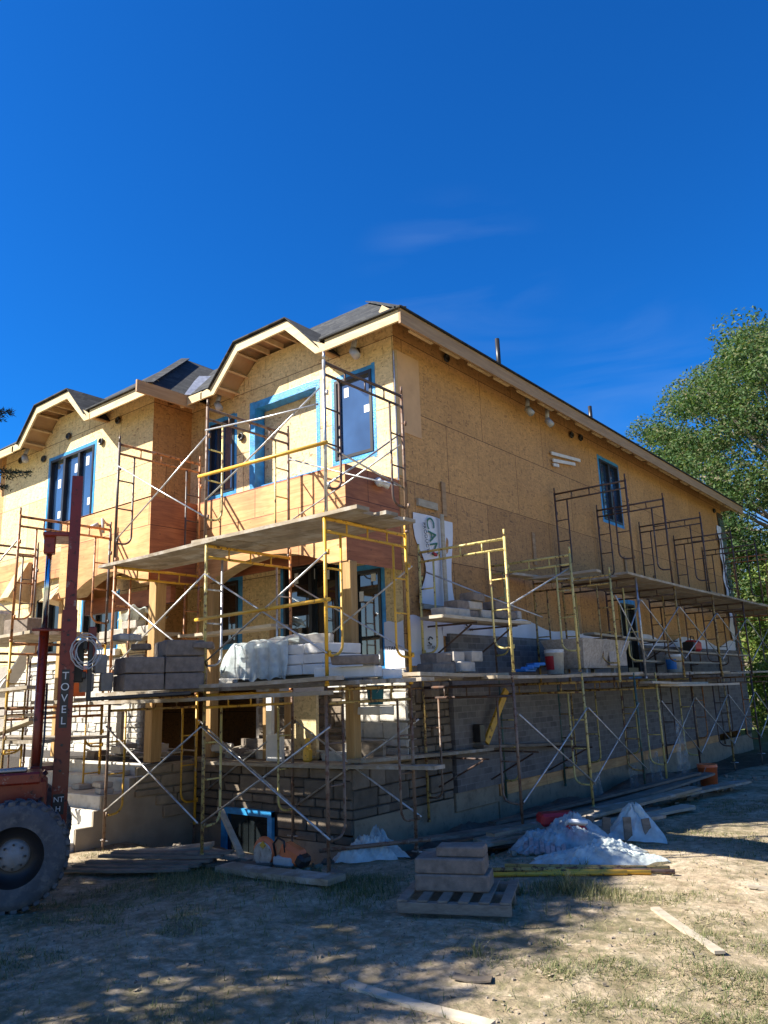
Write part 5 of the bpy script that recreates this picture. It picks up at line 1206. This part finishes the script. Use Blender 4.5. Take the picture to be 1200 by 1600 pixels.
# carriage and forks
car = empty('fork_carriage', (0, 0, 0)); car.parent = fl
b = MB(); b.obox(MP(0.27, -0.03, 2.62), (0.05, 0.8, 0.10), Rm, 0.01); b.obox(MP(0.27, -0.03, 2.28), (0.05, 0.8, 0.08), Rm, 0.01); b.obox(MP(0.2, -0.1, 2.45), (0.12, 0.2, 0.5), Rm, 0.01); b.build('carriage_plate', 'machine_black', car)
for s_ in (-0.38, 0.28):
    b = MB(); b.bar(MP(0.33, s_, 1.99), MP(0.33, s_, 2.70), 0.10, 0.05, 0.006, upv=hv); b.bar(MP(0.31, s_, 2.0), MP(1.5, s_, 2.035), 0.11, 0.045, 0.01); b.build('fork', 'machine_black', car)
MB().obox(MP(0.34, -0.38, 2.66), (0.09, 0.09, 0.36), Rm, 0.012).build('fork_hanger', 'red', car)
pts = []
for k in range(70):
    a = k/70*2*PI*5; r = 0.14+0.035*math.sin(k*0.37); pts.append(MP(0.28, -0.47-0.02*math.sin(k), 2.55)+hv*r*math.cos(a)+Vector((0, 0, 1))*(r*1.2*math.sin(a)))
MB().tube(pts, 0.007, 5).build('cable_coil', 'wire', car, True)

# ================================================================ GROUND CLUTTER
def gboard(x0, y0, x1, y1, w, th, mat, label, lift=0.0, lift2=None, name='board', cat='board', group='boards lying on the ground'):
    z0 = gz(x0, y0)+th/2+0.01+lift; z1 = gz(x1, y1)+th/2+0.01+(lift if lift2 is None else lift2)
    n = 6
    o = plank((x0, y0, z0), (x1, y1, z1), w, label, mat, th, cat, group, name, random.uniform(-.05, .05)); return o
# lumber heap alongside the house
heap = [(-6.15, 8.3, -4.7, 12.4, .24, 'oldlumber'), (-5.95, 8.1, -4.3, 11.5, .22, 'plank'), (-6.4, 9.2, -5.3, 14.6, .22, 'oldlumber'), (-5.7, 8.9, -4.55, 13.9, .24, 'plank'), (-6.3, 10.2, -5.0, 15.5, .16, 'oldlumber'), (-5.5, 9.7, -4.4, 13.0, .24, 'palelumber'), (-6.1, 8.9, -5.4, 12.6, .12, 'oldlumber'), (-5.3, 11.6, -4.25, 15.7, .3, 'plank'), (-6.0, 11.5, -5.6, 14.4, .2, 'oldlumber'), (-6.45, 8.4, -5.55, 10.2, .16, 'oldlumber'), (-5.2, 10.2, -4.35, 12.9, .22, 'palelumber'), (-5.9, 9.5, -5.0, 12.2, .18, 'plank'), (-6.2, 9.0, -5.15, 10.9, .2, 'palelumber'), (-5.6, 10.8, -4.9, 15.9, .2, 'oldlumber'), (-5.35, 8.6, -4.95, 10.6, .14, 'plank'), (-6.0, 12.9, -4.6, 15.2, .18, 'plank'), (-5.75, 8.35, -5.2, 11.3, .1, 'palelumber')]
for k, (a, c, d, e, w, m) in enumerate(heap):
    gboard(a, c, d, e, w, .04, m, f'{"grey" if m == "plank" else "pale" if m == "palelumber" else "brown"} board in the long heap beside the side wall, {("first", "second", "third", "fourth", "fifth", "sixth", "seventh", "eighth", "ninth", "tenth", "eleventh", "twelfth", "thirteenth", "fourteenth", "fifteenth", "sixteenth", "seventeenth")[k]} laid', 0.04+0.05*(k % 5), name='old_board', group='boards heaped along the side wall')
for k in range(5):
    x = -5.0+0.10*k; y = 7.30+0.17*k
    b = MB(); b.tube([(x, y, 0.05+0.03*(k % 2)), (x+1.5, y+0.95-0.1*k+0.2*(k % 2), 0.06)], 0.024, 8)
    tag(b.build('scaffold_tube', ('yellow', 'dull_yellow', 'yellow', 'dull_yellow', 'rust')[k], None, True), f'yellow scaffold tube on the ground behind the block pallet, {ORD[k]} from the street', 'steel tube', 'yellow tubes lying behind the pallet')
b = MB(); b.tube([(-6.75, 7.05, 0.17), (-5.7, 7.85, 0.26)], 0.024, 8); tag(b.build('scaffold_tube', 'rust', None, True), 'rusty tube lying in front of the crumpled plastic', 'steel tube')
# pallet with blocks
pt = empty('pallet', (-4.42, 6.52, gz(-4.7, 6.7)+0.01), math.radians(24), label='low wooden pallet under the three cut stone blocks', cat='pallet')
pt.scale = (.93, .93, 1)
for y in (-.42, 0, .42): MB().box(-.55, .55, y-.045, y+.045, 0, .09, .004).build('stringer', 'pallet', pt)
for k in range(6): MB().box(-.55+k*.2, -.55+k*.2+.10, -.46, .46, .092, .112, .003).build('slat', 'pallet', pt)
ca = math.radians(24)
def PL(x, y, z): return (-4.42+x*math.cos(ca)-y*math.sin(ca), 6.52+x*math.sin(ca)+y*math.cos(ca), pt.location.z+z)
stone(PL(-.06, .05, .186), (.70, .36, .145), ca, 'block', 'bottom cut stone block on the pallet', group='cut stone blocks on the pallet', rgh=.003)
stone(PL(-.08, .06, .328), (.66, .34, .135), ca, 'block', 'middle cut stone block on the pallet', group='cut stone blocks on the pallet', rgh=.003)
stone(PL(.02, .08, .443), (.46, .24, .09), ca, 'block', 'smaller top cut stone block on the pallet', group='cut stone blocks on the pallet', rgh=.003)
# boards at the left
for k in range(5): gboard(-9.3+0.02*k, 5.25+0.16*k, -7.95+.05*k, 6.1+0.12*k, .12, .03, 'oldlumber', f'narrow board beside the tyre, {ORD[k]} from the street', 0.02+0.03*k)
gboard(-9.15, 6.05, -8.35, 6.75, .34, .05, 'palelumber', 'short wide pale board leaning over the boards by the steps', .10, .16)
gboard(-8.5, 6.75, -7.35, 7.35, .26, .05, 'palelumber', 'sunlit board below the basement window', .10)
gboard(-8.1, 6.35, -7.1, 6.65, .2, .04, 'oldlumber', 'dusty board by the orange saw', .03)
gboard(-7.55, 6.28, -5.72, 6.22, .26, .06, 'plank', 'grey plank lying in the grass in front of the saw', .03)
gboard(-6.05, 6.43, -5.80, 6.38, .14, .02, 'oldlumber', 'little board under a screw jack', .09)
o = MB().bar((-8.45, 6.95, .55), (-7.55, 6.55, .12), .07, .05, .004).build('prop', 'palelumber'); tag(o, 'pale wooden prop slanting from the scaffold leg to the ground', 'wooden prop')
gboard(-4.0, 4.42, -2.82, 4.42, .09, .022, 'palelumber', 'thin pale lath at the bottom edge of the photo')
gboard(-2.85, 7.25, -2.02, 6.28, .08, .022, 'palelumber', 'thin lath lying in the sun at lower right')
gboard(-2.35, 8.35, -1.6, 8.6, .07, .022, 'palelumber', 'short stick at the right edge in the sun')
gboard(-3.45, 4.95, -3.2, 5.05, .09, .012, 'oldlumber', 'small dark splinter of board in the foreground')
for k, (x, y, z) in enumerate(((-10.62, 6.6, .70), (-10.7, 6.62, .78), (-11.1, 6.15, .31), (-10.9, 7.0, .89), (-11.5, 6.75, .70))):
    stone((x, y, z), (.3, .2, .075), random.uniform(-.3, .3), 'block_light', f'flat pale stone left on the concrete steps, {ORD[k]} of five', group='loose stones on the steps')
# cut-off saw
sw = empty('cutoff_saw', (-7.05, 6.72, gz(-7.05, 6.72)+.02), 0.15, label='orange and grey cut-off saw with round guard sitting in the grass', cat='power saw')
sw.scale = (.85, .85, .85)
MB().obox((.20, 0, .17), (.36, .22, .22), Matrix.Rotation(.35, 3, 'Y'), .06).build('engine_body', 'orange_plastic', sw)
MB().obox((.10, -.03, .08), (.34, .20, .14), None, .04).build('lower_casing', 'grey_plastic', sw)
MB().obox((.36, 0, .10), (.16, .22, .16), Matrix.Rotation(.6, 3, 'Y'), .05).build('rear_cover', 'machine_black', sw)
MB().tube([(-.02, -.1, .14), (-.06, -.1, .30), (.02, -.1, .38), (.12, -.1, .34), (.14, -.1, .2)], .016, 8).build('handle', 'machine_black', sw, True)
gd = MB().lathe((-.24, -.06, .19), [(.02, -.03), (.17, -.04), (.19, 0), (.17, .04), (.02, .03)], 28, (0, 1, 0)).build('blade_guard', 'orange_plastic', sw, True)
MB().lathe((-.24, -.115, .15), [(0, 0), (.155, 0), (.16, .004), (.155, .008), (0, .008)], 32, (0, 1, 0)).build('blade', 'steel', gd)
MB().obox((-.23, -.118, .27), (.08, .01, .08), Matrix.Rotation(.8, 3, 'Y'), .0).build('sticker', 'yellow', gd)

# crumpled plastic
def crumple(x, y, sx, sy, h, mat, label, peaks=(), seed=0, rz=0.0, n=84):
    r = np.random.default_rng(seed); ph = r.random(12)*6.28
    ca_, sa_ = math.cos(rz), math.sin(rz); b = MB(); vs = []
    for i in range(n+1):
        for j in range(n+1):
            u = i/n*2-1; v = j/n*2-1
            edge = max(0, 1-max(abs(u), abs(v))**3)
            rad = 1+0.18*math.sin(math.atan2(v, u)*3+ph[0])+0.08*math.sin(math.atan2(v, u)*7+ph[1])
            px = u*sx*rad; py = v*sy*rad
            z = h*edge*(0.45+0.35*math.sin(u*4+ph[2]+v*2)*math.cos(v*3.5+ph[3])+0.16*abs(math.sin(u*11+v*7+ph[4]))+0.12*abs(math.sin(u*19-v*13+ph[5]))+0.10*abs(math.sin(u*31+v*17+ph[6]+2*math.sin(v*9)))+0.08*abs(math.sin(u*23-v*41+ph[7]+2*math.sin(u*7))))
            for (pu, pv, pr, phh) in peaks:
                d = math.hypot(u-pu, v-pv)/pr
                if d < 1: z = max(z, z*0.5+phh*(0.5-0.5*math.cos(PI*(1-d)))*(1+0.16*math.sin(math.atan2(v-pv, u-pu)*5+seed)+0.08*math.sin(math.atan2(v-pv, u-pu)*13)))
            wx = x+px*ca_-py*sa_; wy = y+px*sa_+py*ca_
            vs.append((wx, wy, gz(wx, wy)+0.02+max(0, z)))
    fs = [(i*(n+1)+j, (i+1)*(n+1)+j, (i+1)*(n+1)+j+1, i*(n+1)+j+1) for i in range(n) for j in range(n)]
    b.add(vs, fs); o = b.build('plastic_sheet', mat, None, True); return tag(o, label, 'plastic sheet', 'crumpled plastic sheets on the ground')
crumple(-6.42, 7.55, .42, .26, .22, 'film_thick', 'crumpled white plastic under the rusty tube', seed=3, rz=.6, peaks=((.1, .5, .8, .14),))
crumple(-6.75, 7.95, .30, .25, .2, 'film', 'clear plastic bag tented against the stone corner', seed=4, peaks=((-.5, 0, .5, .26), (.3, .2, .8, .26)))
crumple(-4.05, 8.75, .66, .36, .17, 'film_thick', 'pale sunlit plastic sheet spread behind the tubes', seed=5, rz=.85)
crumple(-4.75, 9.35, .60, .45, .26, 'film', 'bluish clear plastic heaped beside the board pile', seed=6, rz=.7, peaks=((.3, .3, 1.1, .20),))
crumple(-4.32, 10.25, .36, .30, .1, 'film_thick', 'pointed tent of pale plastic over small crates', seed=7, peaks=((.45, .1, 1.3, .34),), rz=.6)
for k, (x, y) in enumerate(((-4.65, 9.85), (-4.45, 9.95), (-4.2, 10.05), (-4.0, 10.2))):
    o = MB().obox((x, y, gz(x, y)+.15), (.10, .03, .30), Matrix.Rotation(.3-.15*k, 3, 'Y') @ Matrix.Rotation(.7, 3, 'Z')).build('stake', 'oldlumber'); tag(o, f'grey stake end poking out under the plastic tent, {ORD[k]} from the left', 'stake', 'grey stakes under the plastic tent')
b = MB().obox((-5.0, 9.7, gz(-5, 9.7)+.28), (.5, .26, .16), Matrix.Rotation(.8, 3, 'Z'), .05); tag(b.build('red_bag', 'red_plastic'), 'folded red bag on top of the plastic heap', 'bag')
t = empty('printed_bag', (-4.55, 9.30, gz(-4.5, 9.3)+.03), math.radians(52), label='red and white printed cement bag slumped in the plastic heap', cat='bag')
MB().obox((0, 0, .19), (.34, .18, .34), Matrix.Rotation(-.25, 3, 'X'), .06).build('body', 'red_plastic', t)
MB().obox((0, -.03, .40), (.33, .17, .08), Matrix.Rotation(-.25, 3, 'X'), .03).build('top_fold', 'white_ink', t); MB().obox((0, -.01, .03), (.33, .19, .05), None, .02).build('bottom_band', 'white_ink', t)
t.scale = (.78, .78, .66); t.rotation_euler = (-.25, .12, math.radians(48))
text('SO', .13, 'white_ink', t, Matrix.Translation((-.04, -.135, .27)) @ Matrix.Rotation(PI/2-.25, 4, 'X')); text('MIX', .05, 'white_ink', t, Matrix.Translation((.07, -.12, .19)) @ Matrix.Rotation(PI/2-.25, 4, 'X'))
b = MB()
for k in range(8): b.obox((-4.95+0.05*k, 8.75+0.04*k, gz(-4.9, 8.8)+.08+.012*(k % 2)), (.05, .34, .02), Matrix.Rotation(.5, 3, 'Z') @ Matrix.Rotation(.35, 3, 'X'))
tag(b.build('corrugated_offcut', 'steel'), 'corrugated grey sheet offcut in front of the board heap', 'metal sheet')
# hanging clear plastic along the side
for k, (x, y, w, z1, lb) in enumerate(((-5.9, 13.0, .3, .85, 'strip of bluish plastic hanging by the second side frame'), (-6.0, 14.9, .25, .8, 'wisp of clear plastic by the third side frame'), (-5.9, 15.8, .55, 1.0, 'sheet of clear plastic draped by the fourth side frame'))):
    o = sheet('plastic_sheet', lambda u, v, x=x, y=y, w=w, z1=z1: (x+.06*math.sin(u*9+v*3), y+(u-.5)*w*(1+.8*(1-v)), -.25+v*z1*.85), 14, 14, 'film_thin'); tag(o, lb, 'plastic sheet')
o = sheet('plastic_sheet', lambda u, v: (-5.5+.05*math.sin(u*7), 16.2+(u-.5)*(.3+.5*(1-v)), .0+v*1.2), 10, 14, 'film_thin'); tag(o, 'tall clear plastic hanging above the orange bucket', 'plastic sheet')
# earth heaps against the foundation
def mound(x, y, sx, sy, h, seed, label):
    n = 26; b = MB(); vs = []
    xs = np.linspace(-1, 1, n+1); U, V = np.meshgrid(xs, xs, indexing='ij')
    Z = h*np.clip(1-(U**2+V**2), 0, 1)*(0.7+0.6*vnoise(U*4+40, V*4+40, seed)+0.3*vnoise(U*11+40, V*11+40, seed+1))
    for i in range(n+1):
        for j in range(n+1): wx = x+U[i, j]*sx; wy = y+V[i, j]*sy; vs.append((wx, wy, gz(wx, wy)-0.02+Z[i, j]))
    b.add(vs, [(i*(n+1)+j, (i+1)*(n+1)+j, (i+1)*(n+1)+j+1, i*(n+1)+j+1) for i in range(n) for j in range(n)])
    o = b.build('earth_mound', 'dirtpile', None, True); o['kind'] = 'structure'
mound(-9.3, 7.5, .8, .4, .12, 5, ''); mound(-6.7, 10.2, .45, 1.3, .22, 7, ''); mound(-6.75, 13.0, .4, 1.6, .2, 9, ''); mound(-6.6, 17, .5, 2.5, .25, 11, ''); mound(-6.6, 8.9, .4, .5, .12, 13, '')
# small concrete rubble & chips (uncountable)
def scatter_bits(name, n, fn, smin, smax, mat, label, flat=0.6):
    b = MB(); c = 0
    while c < n:
        x, y = fn()
        s_ = random.uniform(smin, smax)*random.uniform(.5, 1)
        R = Matrix.Rotation(random.uniform(0, 6.3), 3, 'Z') @ Matrix.Rotation(random.uniform(-.4, .4), 3, 'X')
        n0 = len(b.v); b.obox((x, y, gz(x, y)+s_*flat*0.3), (s_, s_*random.uniform(.4, .9), s_*flat), R)
        for i in range(n0, len(b.v)):
            v = b.v[i]; b.v[i] = tuple(q+random.uniform(-1, 1)*s_*.15 for q in v)
        c += 1
    o = b.build(name, mat); o['kind'] = 'stuff'; tag(o, label, name.replace('_', ' ')); return o
def inview():
    d = 3.2+random.random()**1.5*13; a = math.radians(random.uniform(-70, -8)); return d*math.sin(a), d*math.cos(a)
scatter_bits('pebbles', 2600, inview, .008, .034, 'pebble', 'small stones and clods scattered over the bare earth')
scatter_bits('wood_chips', 1300, inview, .015, .055, 'chips', 'pale wood chips and straw scattered on the ground', .12)
scatter_bits('rubble', 420, lambda: (random.uniform(-6.6, -4.4), random.uniform(8.2, 18)) if random.random() < .7 else (random.uniform(-9.6, -6.6), random.uniform(6.6, 7.6)), .03, .13, 'pebble', 'broken stone and mortar lumps along the foot of the walls')

# ================================================================ GRASS
def grass():
    n = 420000
    d = 2.9+RNG.random(n)**1.25*12; a = np.radians(RNG.uniform(-72, -6, n)); x = d*np.sin(a); y = d*np.cos(a)
    m = 0.6*vnoise(x*0.9+60, y*0.9+60, 21)+0.4*vnoise(x*3.2+60, y*3.2+60, 22)
    bias = 0.20*sstep(6.9, 6.0, np.hypot(x+3.4, y-7.2)) * 0
    tuft = np.exp(-((x+3.75)**2+(y-7.15)**2)/0.35)*0.35+np.exp(-((x+7.6)**2/1.2+(y-6.1)**2/0.25))*0.2+np.exp(-((x+5.6)**2/.8+(y-6.1)**2/.6))*0.2+np.exp(-((x+6.3)**2/4+(y-5.0)**2/1.0))*0.10+np.exp(-((x+1.6)**2/.8+(y-5.6)**2/.5))*0.05
    keep = (RNG.random(n) < np.clip((m+tuft-0.56)*4.0, 0.06, 0.8)) & (soil_mask(x, y) < 0.4) & (x*0+1 > 0)
    keep &= ~((x < -5.2) & (y > 8.6)) ; keep &= ~(np.hypot(x, y) < 2.5)
    x, y, m, tuft = x[keep], y[keep], m[keep], tuft[keep]; n = len(x)
    z = ground_h(x, y)
    L = RNG.uniform(0.025, 0.075, n)*(1+1.3*np.clip(tuft*3, 0, 1)); an = RNG.uniform(0, 2*PI, n); lean = np.clip(RNG.normal(1.2, 0.35, n), 0.2, 1.52)
    lean = np.where(tuft > 0.12, lean*0.6, lean)
    dx, dy = np.cos(an), np.sin(an); w = RNG.uniform(0.0022, 0.0045, n)
    P = np.zeros((n, 3, 3))
    P[:, 0] = np.stack([x-dy*w, y+dx*w, z-0.004], -1); P[:, 1] = np.stack([x+dy*w, y-dx*w, z-0.004], -1)
    P[:, 2] = np.stack([x+dx*L*np.sin(lean), y+dy*L*np.sin(lean), z+L*np.cos(lean)+0.006], -1)
    o = bpy.data.objects.new('grass', tri_mesh('grass', P, 'grassblade')); COL.objects.link(o); o['kind'] = 'stuff'; tag(o, 'sparse trampled grass and straw growing over the dirt', 'grass')
grass()
def tuft(x, y, n, L0, label):
    P = np.zeros((n*3, 4, 3)); k = 0
    for i in range(n):
        a = random.uniform(0, 6.28); L = L0*random.uniform(.5, 1); w = .005; d = Vector((math.cos(a), math.sin(a), 0)); s_ = Vector((-d.y, d.x, 0)); p = Vector((x+random.uniform(-.05, .05), y+random.uniform(-.05, .05), gz(x, y))); th = random.uniform(.1, .5)
        for j in range(3):
            dr = d*math.sin(th)+Vector((0, 0, math.cos(th))); q = p+dr*L/3; w2 = w*(1-(j+1)/3*.9)
            P[k] = [p-s_*w, p+s_*w, q+s_*w2, q-s_*w2]; p = q; w = w2; th += random.uniform(.3, .7); k += 1
    o = bpy.data.objects.new('grass_tuft', tri_mesh('grass_tuft', P, 'grassblade')); COL.objects.link(o); tag(o, label, 'grass tuft')
tuft(-3.72, 7.28, 46, .42, 'tall green grass tuft right of the block pallet'); tuft(-4.1, 7.05, 26, .26, 'smaller grass tuft between pallet and tall tuft'); tuft(-3.5, 5.35, 16, .22, 'flattened grass tuft in the dappled foreground shade'); tuft(-4.0, 8.3, 26, .2, 'grass tuft by the pale plastic sheet')

# ================================================================ TREES
def leaves(centers, radii, per, size, mat, name, parent, seed, flat=0.75, upbias=0.4):
    r = np.random.default_rng(seed); C = np.repeat(np.asarray(centers), per, 0); Rr = np.repeat(np.asarray(radii), per)
    n = len(C); d = r.normal(size=(n, 3)); d /= np.linalg.norm(d, axis=1)[:, None]
    rad = Rr*(0.35+0.65*r.random(n)**0.5); p = C+d*rad[:, None]*np.array([1, 1, flat])
    nrm = d*0.7+r.normal(size=(n, 3))*0.6+np.array([0, 0, upbias]); nrm /= np.linalg.norm(nrm, axis=1)[:, None]
    t = np.cross(nrm, r.normal(size=(n, 3))); t /= np.linalg.norm(t, axis=1)[:, None]; b = np.cross(nrm, t)
    s_ = size*r.uniform(.6, 1.3, n)[:, None]
    P = np.stack([p-t*s_, p-b*s_*0.42+nrm*s_*0.1, p+t*s_, p+b*s_*0.42+nrm*s_*0.1], 1)
    o = bpy.data.objects.new(name, tri_mesh(name, P, mat)); COL.objects.link(o); o.parent = parent; return o
def tree(x, y, h, R, trunk_r, nclump, per, leaf, mat, label, seed, base=0.25, zfun=None, csize=(0.10, 0.2), cat='tree', nm='tree', group=None):
    rn = random.Random(seed); t = empty(nm, (x, y, -0.3), label=label, cat=cat, group=group)
    tb = MB(); tb.tube([(0, 0, 0), (0.1, 0.05, h*0.25), (-0.1, 0.1, h*0.5), (0.1, -0.1, h*0.8)], [trunk_r, trunk_r*0.8, trunk_r*0.55, trunk_r*0.2], 10)
    cs = []; rs = []
    for i in range(nclump):
        for _ in range(30):
            u = rn.random(); z = h*(base+(1-base)*u)
            prof = (math.sin(PI*min(1, (u*0.93+0.07)))**0.55) if zfun is None else zfun(u)
            a = rn.uniform(0, 2*PI); rr = R*prof*rn.random()**0.38*(1+0.22*math.sin(a*3+seed)+0.12*math.sin(a*7+u*9))
            p = (rr*math.cos(a), rr*math.sin(a), z)
            if all(math.dist(p, q) > R*0.13 for q in cs[-60:]): break
        cs.append(p); rs.append(R*rn.uniform(*csize))
        if i % 3 == 0:
            z0 = max(h*0.18, z*rn.uniform(.45, .7)); m = (p[0]*.45+rn.uniform(-.4, .4), p[1]*.45+rn.uniform(-.4, .4), (z0+z)/2+0.2)
            tb.tube([(0, 0, z0), m, p], [trunk_r*.28, trunk_r*.16, trunk_r*.04], 5)
    tb.build('trunk', 'bark', t, True)
    leaves(cs, rs, per, leaf, mat, 'crown', t, seed)
    return t
tree(-5.6, 41.0, 18.9, 10.6, .5, 370, 660, .092, 'leaf', 'large leafy deciduous tree rising behind the far end of the roof', 31, base=.14, csize=(.07, .155))
tree(-14.3, 43.0, 16.6, 4.6, .35, 150, 480, .09, 'leaf', 'lower dark green tree peeking over the roof slope at right', 35, base=.3, csize=(.13, .25))
tree(-5.9, 33.5, 7.2, 3.0, .12, 90, 230, .10, 'leaf_bush', 'bright yellow-green bush beyond the far scaffold frames', 37, base=.03, csize=(.16, .3), cat='bush', nm='bush')
tree(-1.5, 44.0, 9.5, 4.5, .2, 80, 200, .14, 'leaf', 'dark shrub mass under the large tree at the right edge', 39, base=.05, csize=(.16, .28), cat='bush', nm='bush')
tree(-9.5, 38.0, 9.0, 4.0, .2, 70, 180, .14, 'leaf', 'dark shrub hidden mostly behind the rear corner of the house', 41, base=.05, csize=(.16, .28), cat='bush', nm='bush')

def spruce(x, y, h, R, seed, label):
    rn = random.Random(seed); nr = np.random.default_rng(seed); t = empty('spruce_tree', (x, y, -0.1), label=label, cat='spruce')
    tb = MB().tube([(0, 0, 0), (0, 0, h)], [.16, .015], 9); P = []
    z = 4.5
    while z < h-0.15:
        L = R*(1-z/h)**0.5+0.05; nb = 7
        for k in range(nb):
            a = rn.uniform(0, 2*PI); l = L*rn.uniform(.75, 1.08)
            pts = [Vector((0, 0, z))]; d = Vector((math.cos(a), math.sin(a), 0))
            for q in (0.33, 0.66, 1.0): pts.append(d*l*q+Vector((0, 0, z+l*(0.05*q-0.16*q*q+0.12*q**3))))
            tb.tube(pts, [.018, .013, .009, .004], 5)
            s_ = Vector((-d.y, d.x, 0)); twigs = [(pts[i], pts[i+1]) for i in range(1, 3)]
            nt_ = max(4, int(l/0.11))
            for j in range(nt_):
                q = 0.25+0.75*j/nt_; i = min(2, int(q*3)); f = q*3-i; c = pts[i].lerp(pts[min(3, i+1)], f)
                for sg in (-1, 1):
                    tl = l*0.34*(1.15-q)*rn.uniform(.7, 1.1); e = c+(s_*sg*0.8+d*0.7).normalized()*tl+Vector((0, 0, -0.05*tl)); twigs.append((c, e))
            for (c, e) in twigs:
                m = max(8, int((e-c).length/0.006)); tt = nr.random(m); c_ = np.array(c); e_ = np.array(e); ax = (e_-c_)/max(1e-6, np.linalg.norm(e_-c_))
                p = c_+(e_-c_)*tt[:, None]; v = nr.normal(size=(m, 3)); v -= (v@ax)[:, None]*ax; v /= np.linalg.norm(v, axis=1)[:, None]; dr = v*0.8+ax*0.65; dr /= np.linalg.norm(dr, axis=1)[:, None]
                w = np.cross(dr, nr.normal(size=(m, 3))); w /= np.linalg.norm(w, axis=1)[:, None]; w *= 0.0065; nl = nr.uniform(.035, .06, m)[:, None]
                P.append(np.stack([p-w, p+w, p+dr*nl], 1))
        z += rn.uniform(.2, .3)
    tb.build('trunk', 'bark', t, True)
    o = bpy.data.objects.new('needles', tri_mesh('needles', np.concatenate(P), 'needle')); COL.objects.link(o); o.parent = t
spruce(-10.0, 2.1, 7.8, 3.75, 51, 'dark spruce whose branch tips reach in at the left edge')
# leafy tree standing left of the view; throws the dappled shade over the yard
tree(-11.3, -0.1, 9.1, 3.0, .2, 220, 230, .085, 'leaf', 'leafy yard tree left of the forklift casting dappled shade', 61, base=.40, csize=(.13, .24))
